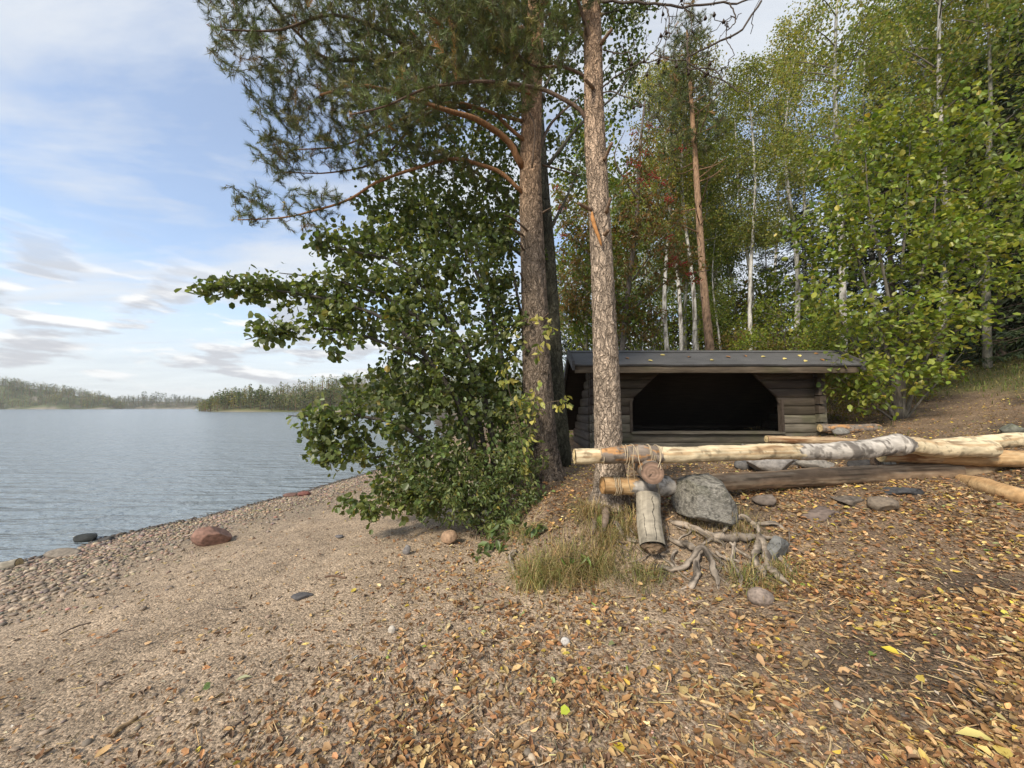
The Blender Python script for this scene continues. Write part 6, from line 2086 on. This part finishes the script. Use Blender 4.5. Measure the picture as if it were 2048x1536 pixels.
def twigs_and_sticks():
    # the sticks that stand out
    for pts, r, c, label in (
        ([(222, 1478), (240, 1460), (258, 1450), (273, 1438)], .0085, (.26, .18, .10), 'thick tan stick lying on the sand near the front'),
        ([(650, 1156), (668, 1153), (692, 1157)], .008, (.12, .075, .05), 'short dark brown stick on the open sand'),
        ([(1355, 1388), (1395, 1402), (1440, 1418)], .006, (.46, .33, .17), 'pale peeled stick slanting through the leaf litter'),
        ([(1404, 1440), (1410, 1470), (1408, 1500)], .0045, (.42, .30, .14), 'thin straw coloured stick pointing at the viewer'),
        ([(440, 1478), (475, 1450), (500, 1430)], .003, (.10, .075, .06), 'thin dark twig pair member on sand left of the litter'),
        ([(470, 1496), (495, 1460), (520, 1428)], .003, (.10, .075, .06), 'thin dark twig close beside its slightly shorter twin'),
        ([(115, 1272), (150, 1255), (182, 1246)], .0035, (.12, .09, .07), 'bent dark twig on the sand nearer the water'),
        ([(415, 1206), (440, 1218), (492, 1217)], .0028, (.10, .08, .065), 'curved thin twig lying near the slate flake'),
        ([(1000, 1470), (1060, 1440), (1075, 1432)], .004, (.36, .25, .13), 'short tan stick in the front leaf litter'),
        ([(1560, 1410), (1600, 1395), (1640, 1370)], .004, (.32, .22, .11), 'tan stick lying by the dark damp patch'),
        ([(1820, 1398), (1850, 1440), (1862, 1452)], .005, (.50, .38, .20), 'pale split wood sliver among pebbles'),
        ([(1965, 1172), (2010, 1186), (2050, 1196)], .005, (.50, .37, .20), 'long pale wood splinter at the edge of the bank'),
        ([(1600, 1210), (1640, 1196), (1672, 1186)], .005, (.44, .32, .17), 'pale splinter right of the pinkish grey cobble'),
        ([(960, 1105), (985, 1085), (1008, 1080)], .007, (.11, .085, .07), 'dark crooked root end poking out under the seedling'),
        ([(1770, 1385), (1830, 1385), (1880, 1384)], .002, (.34, .27, .15), 'thin straight straw on the dark patch'),
    ):
        g = G(np.array([p[0] for p in pts], float), np.array([p[1] for p in pts], float)); g[:, 2] += r * .8
        P = spline(g, 20); P += (fbm(P[:, None] + np.array([0, 5, 11])[None, :, None], 20, 2) - .5) * .012
        mb = MB().add(*tube(P, r * (1 + (fbm(P, 30, 3) - .5) * .6), 7, True, lambda P_, A, K: (fbm(P_, 70, 2) - .5) * .3, lambda P_, A, K: np.asarray(c) * (.6 + .8 * fbm(P_, 50, 3)[..., None])))
        solo(mb, 'stick', M_WOOD, label, 'stick', g[1])
    # short twigs and straws all over
    x, y = sample_ground(5200, .8, 9, 1.6)
    d, soil, gravel, grass = ground_masks(x, y)
    k = (rng.random(len(x)) < .15 + .85 * sstep(-1.6, .8, x)) & (d > .6)
    x, y = x[k], y[k]; n = len(x)
    a = rng.random(n) * 6.28; L = .02 + .07 * rng.random(n) ** 2
    A = np.stack([x, y, height(x, y) + .008], -1)
    bx, by = x + np.cos(a) * L, y + np.sin(a) * L
    B = np.stack([bx, by, height(bx, by) + .008 + .012 * rng.random(n)], -1)
    V, F = prisms(A, B, .0022, .0014, 4)
    o = MB().add(V, F, np.repeat(pick([(.36, .26, .13), (.12, .085, .06), (.46, .36, .20), (.22, .14, .08)], n), 8, 0)).build('twigs', M_WOOD, None, False)
    tag(o, 'short twigs and straws scattered through the litter', 'twigs', None, 'stuff')


twigs_and_sticks()


def pebbles():
    V0, F0 = ico(1)
    V1, F1 = ico(2)
    pal = [(.27, .21, .15), (.32, .25, .17), (.23, .18, .135), (.36, .29, .21), (.29, .195, .135), (.17, .145, .12)]
    # along the water
    n = 90000
    y = 2.6 + 11 * rng.random(n) ** 1.5
    d = np.abs(rng.normal(0, 1, n)) ** 1.0 * .95 - .12
    x = shore_x(y) + d
    keep = rng.random(n) < .25 * np.exp(-np.maximum(d - 1.4, 0) * 1.2)
    x, y, d = x[keep], y[keep], d[keep]
    size = .009 + .019 * rng.random(len(x)) ** 2.4
    # near the viewer, thinly
    x2, y2 = sample_ground(3200, .8, 6, 1.6)
    k = rng.random(len(x2)) < np.where(x2 > .9, .45, .30)
    k &= (x2 - shore_x(y2)) > 1
    x, y, size = np.concatenate([x, x2[k]]), np.concatenate([y, y2[k]]), np.concatenate([size, .004 + .013 * rng.random(k.sum()) ** 2.4])
    dd = np.concatenate([d, np.full(k.sum(), 9.0)])
    n = len(x)
    P = np.stack([x, y, height(x, y)], -1)
    px, py, f = project(P)
    vis = (px > 0) & (px < 2048) & (py < 1536) & (f > .3)
    P, size, dd = P[vis], size[vis], dd[vis]; px, py, f = px[vis], py[vis], f[vis]; n = len(P)
    col = pick(pal, n, None, .2)
    wet = sstep(.22, .02, dd)[:, None]
    col = col * (1 - .72 * wet)
    score = size / f
    big = np.zeros(n, bool); big[np.argsort(-score)[:285]] = True
    # single pebbles share meshes
    protos = []
    for i in range(12):
        r = np.random.default_rng(700 + i)
        v = V1 * (1 + .35 * (fbm(V1 + i * 3, 1.4, 2)[:, None] - .5))
        v = v * np.array([1, .6 + .35 * r.random(), .36 + .28 * r.random()])
        protos.append(v)
    qs = np.argsort(col[big].sum(1)); idx = np.where(big)[0][qs]
    for ch_i, ch in enumerate(np.array_split(idx, 14)):
        c = np.median(col[ch], 0)
        v = protos[ch_i % 12]
        me = mesh_data('pebble', v, [F1], c * (.75 + .5 * fbm(v, 3, 3)[:, None]), M_PEBBLE)
        for i in ch:
            o = bpy.data.objects.new('pebble', me)
            s = size[i] * 1.05
            o.location = P[i] + [0, 0, s * .22]; o.rotation_euler = (rng.normal(0, .12), rng.normal(0, .12), rng.random() * 6.28); o.scale = (s, s, s)
            COL.objects.link(o)
            shade = 'dark wet' if c.sum() < .25 else ('pale grey' if c.sum() > .80 else ('reddish brown' if c[0] > c[2] * 1.65 else 'grey brown'))
            tag(o, f'{shade} rounded pebble ' + ('on the stony strip along the water' if dd[i] < 8 else 'lying in sand and litter near the viewer'), 'pebble', 'pebbles')
    rest = ~big
    m = int(rest.sum())
    lowV, lowF = ico(1)
    a = rng.random(m) * 6.28
    S3 = np.stack([np.ones(m), .6 + .35 * rng.random(m), .35 + .3 * rng.random(m)], -1) * size[rest][:, None]
    v = lowV[None] * S3[:, None]
    ca, sa = np.cos(a)[:, None], np.sin(a)[:, None]
    v = np.stack([v[..., 0] * ca - v[..., 1] * sa, v[..., 0] * sa + v[..., 1] * ca, v[..., 2]], -1) + (P[rest] + np.stack([0 * a, 0 * a, S3[:, 2] * .45], -1))[:, None]
    Fb = (lowF[None] + (np.arange(m) * len(lowV))[:, None, None]).reshape(-1, 3)
    o = MB().add(v.reshape(-1, 3), Fb, np.repeat(col[rest], len(lowV), 0)).build('gravel', M_PEBBLE)
    tag(o, 'small pebbles covering the strip along the water', 'gravel', None, 'stuff')


pebbles()


def air():
    """thin haze over the lake"""
    m = bpy.data.materials.new('haze'); m.use_nodes = True
    nt = m.node_tree; nt.nodes.clear()
    out = nt.nodes.new('ShaderNodeOutputMaterial'); v = nt.nodes.new('ShaderNodeVolumePrincipled')
    v.inputs['Color'].default_value = (.86, .92, 1, 1); v.inputs['Density'].default_value = HAZE
    nt.links.new(v.outputs[0], out.inputs['Volume'])
    x0, x1, y0, y1, z0, z1 = -960, 960, -960, 1220, -3.0, 42
    V = np.array([(x, y, z) for x in (x0, x1) for y in (y0, y1) for z in (z0, z1)], float)
    F = np.array([[0, 1, 3, 2], [4, 6, 7, 5], [0, 4, 5, 1], [2, 3, 7, 6], [0, 2, 6, 4], [1, 5, 7, 3]])
    o = MB().add(V, F).build('haze', m, None, False)
    tag(o, 'thin pale haze hanging over the lake', 'haze', None, 'stuff')


HAZE = 0.0003
air()
bpy.context.view_layer.update()
print('objects', len(bpy.data.objects), 'tris', sum(len(m.loops) - 2 * len(m.polygons) for m in bpy.data.meshes if m.users))
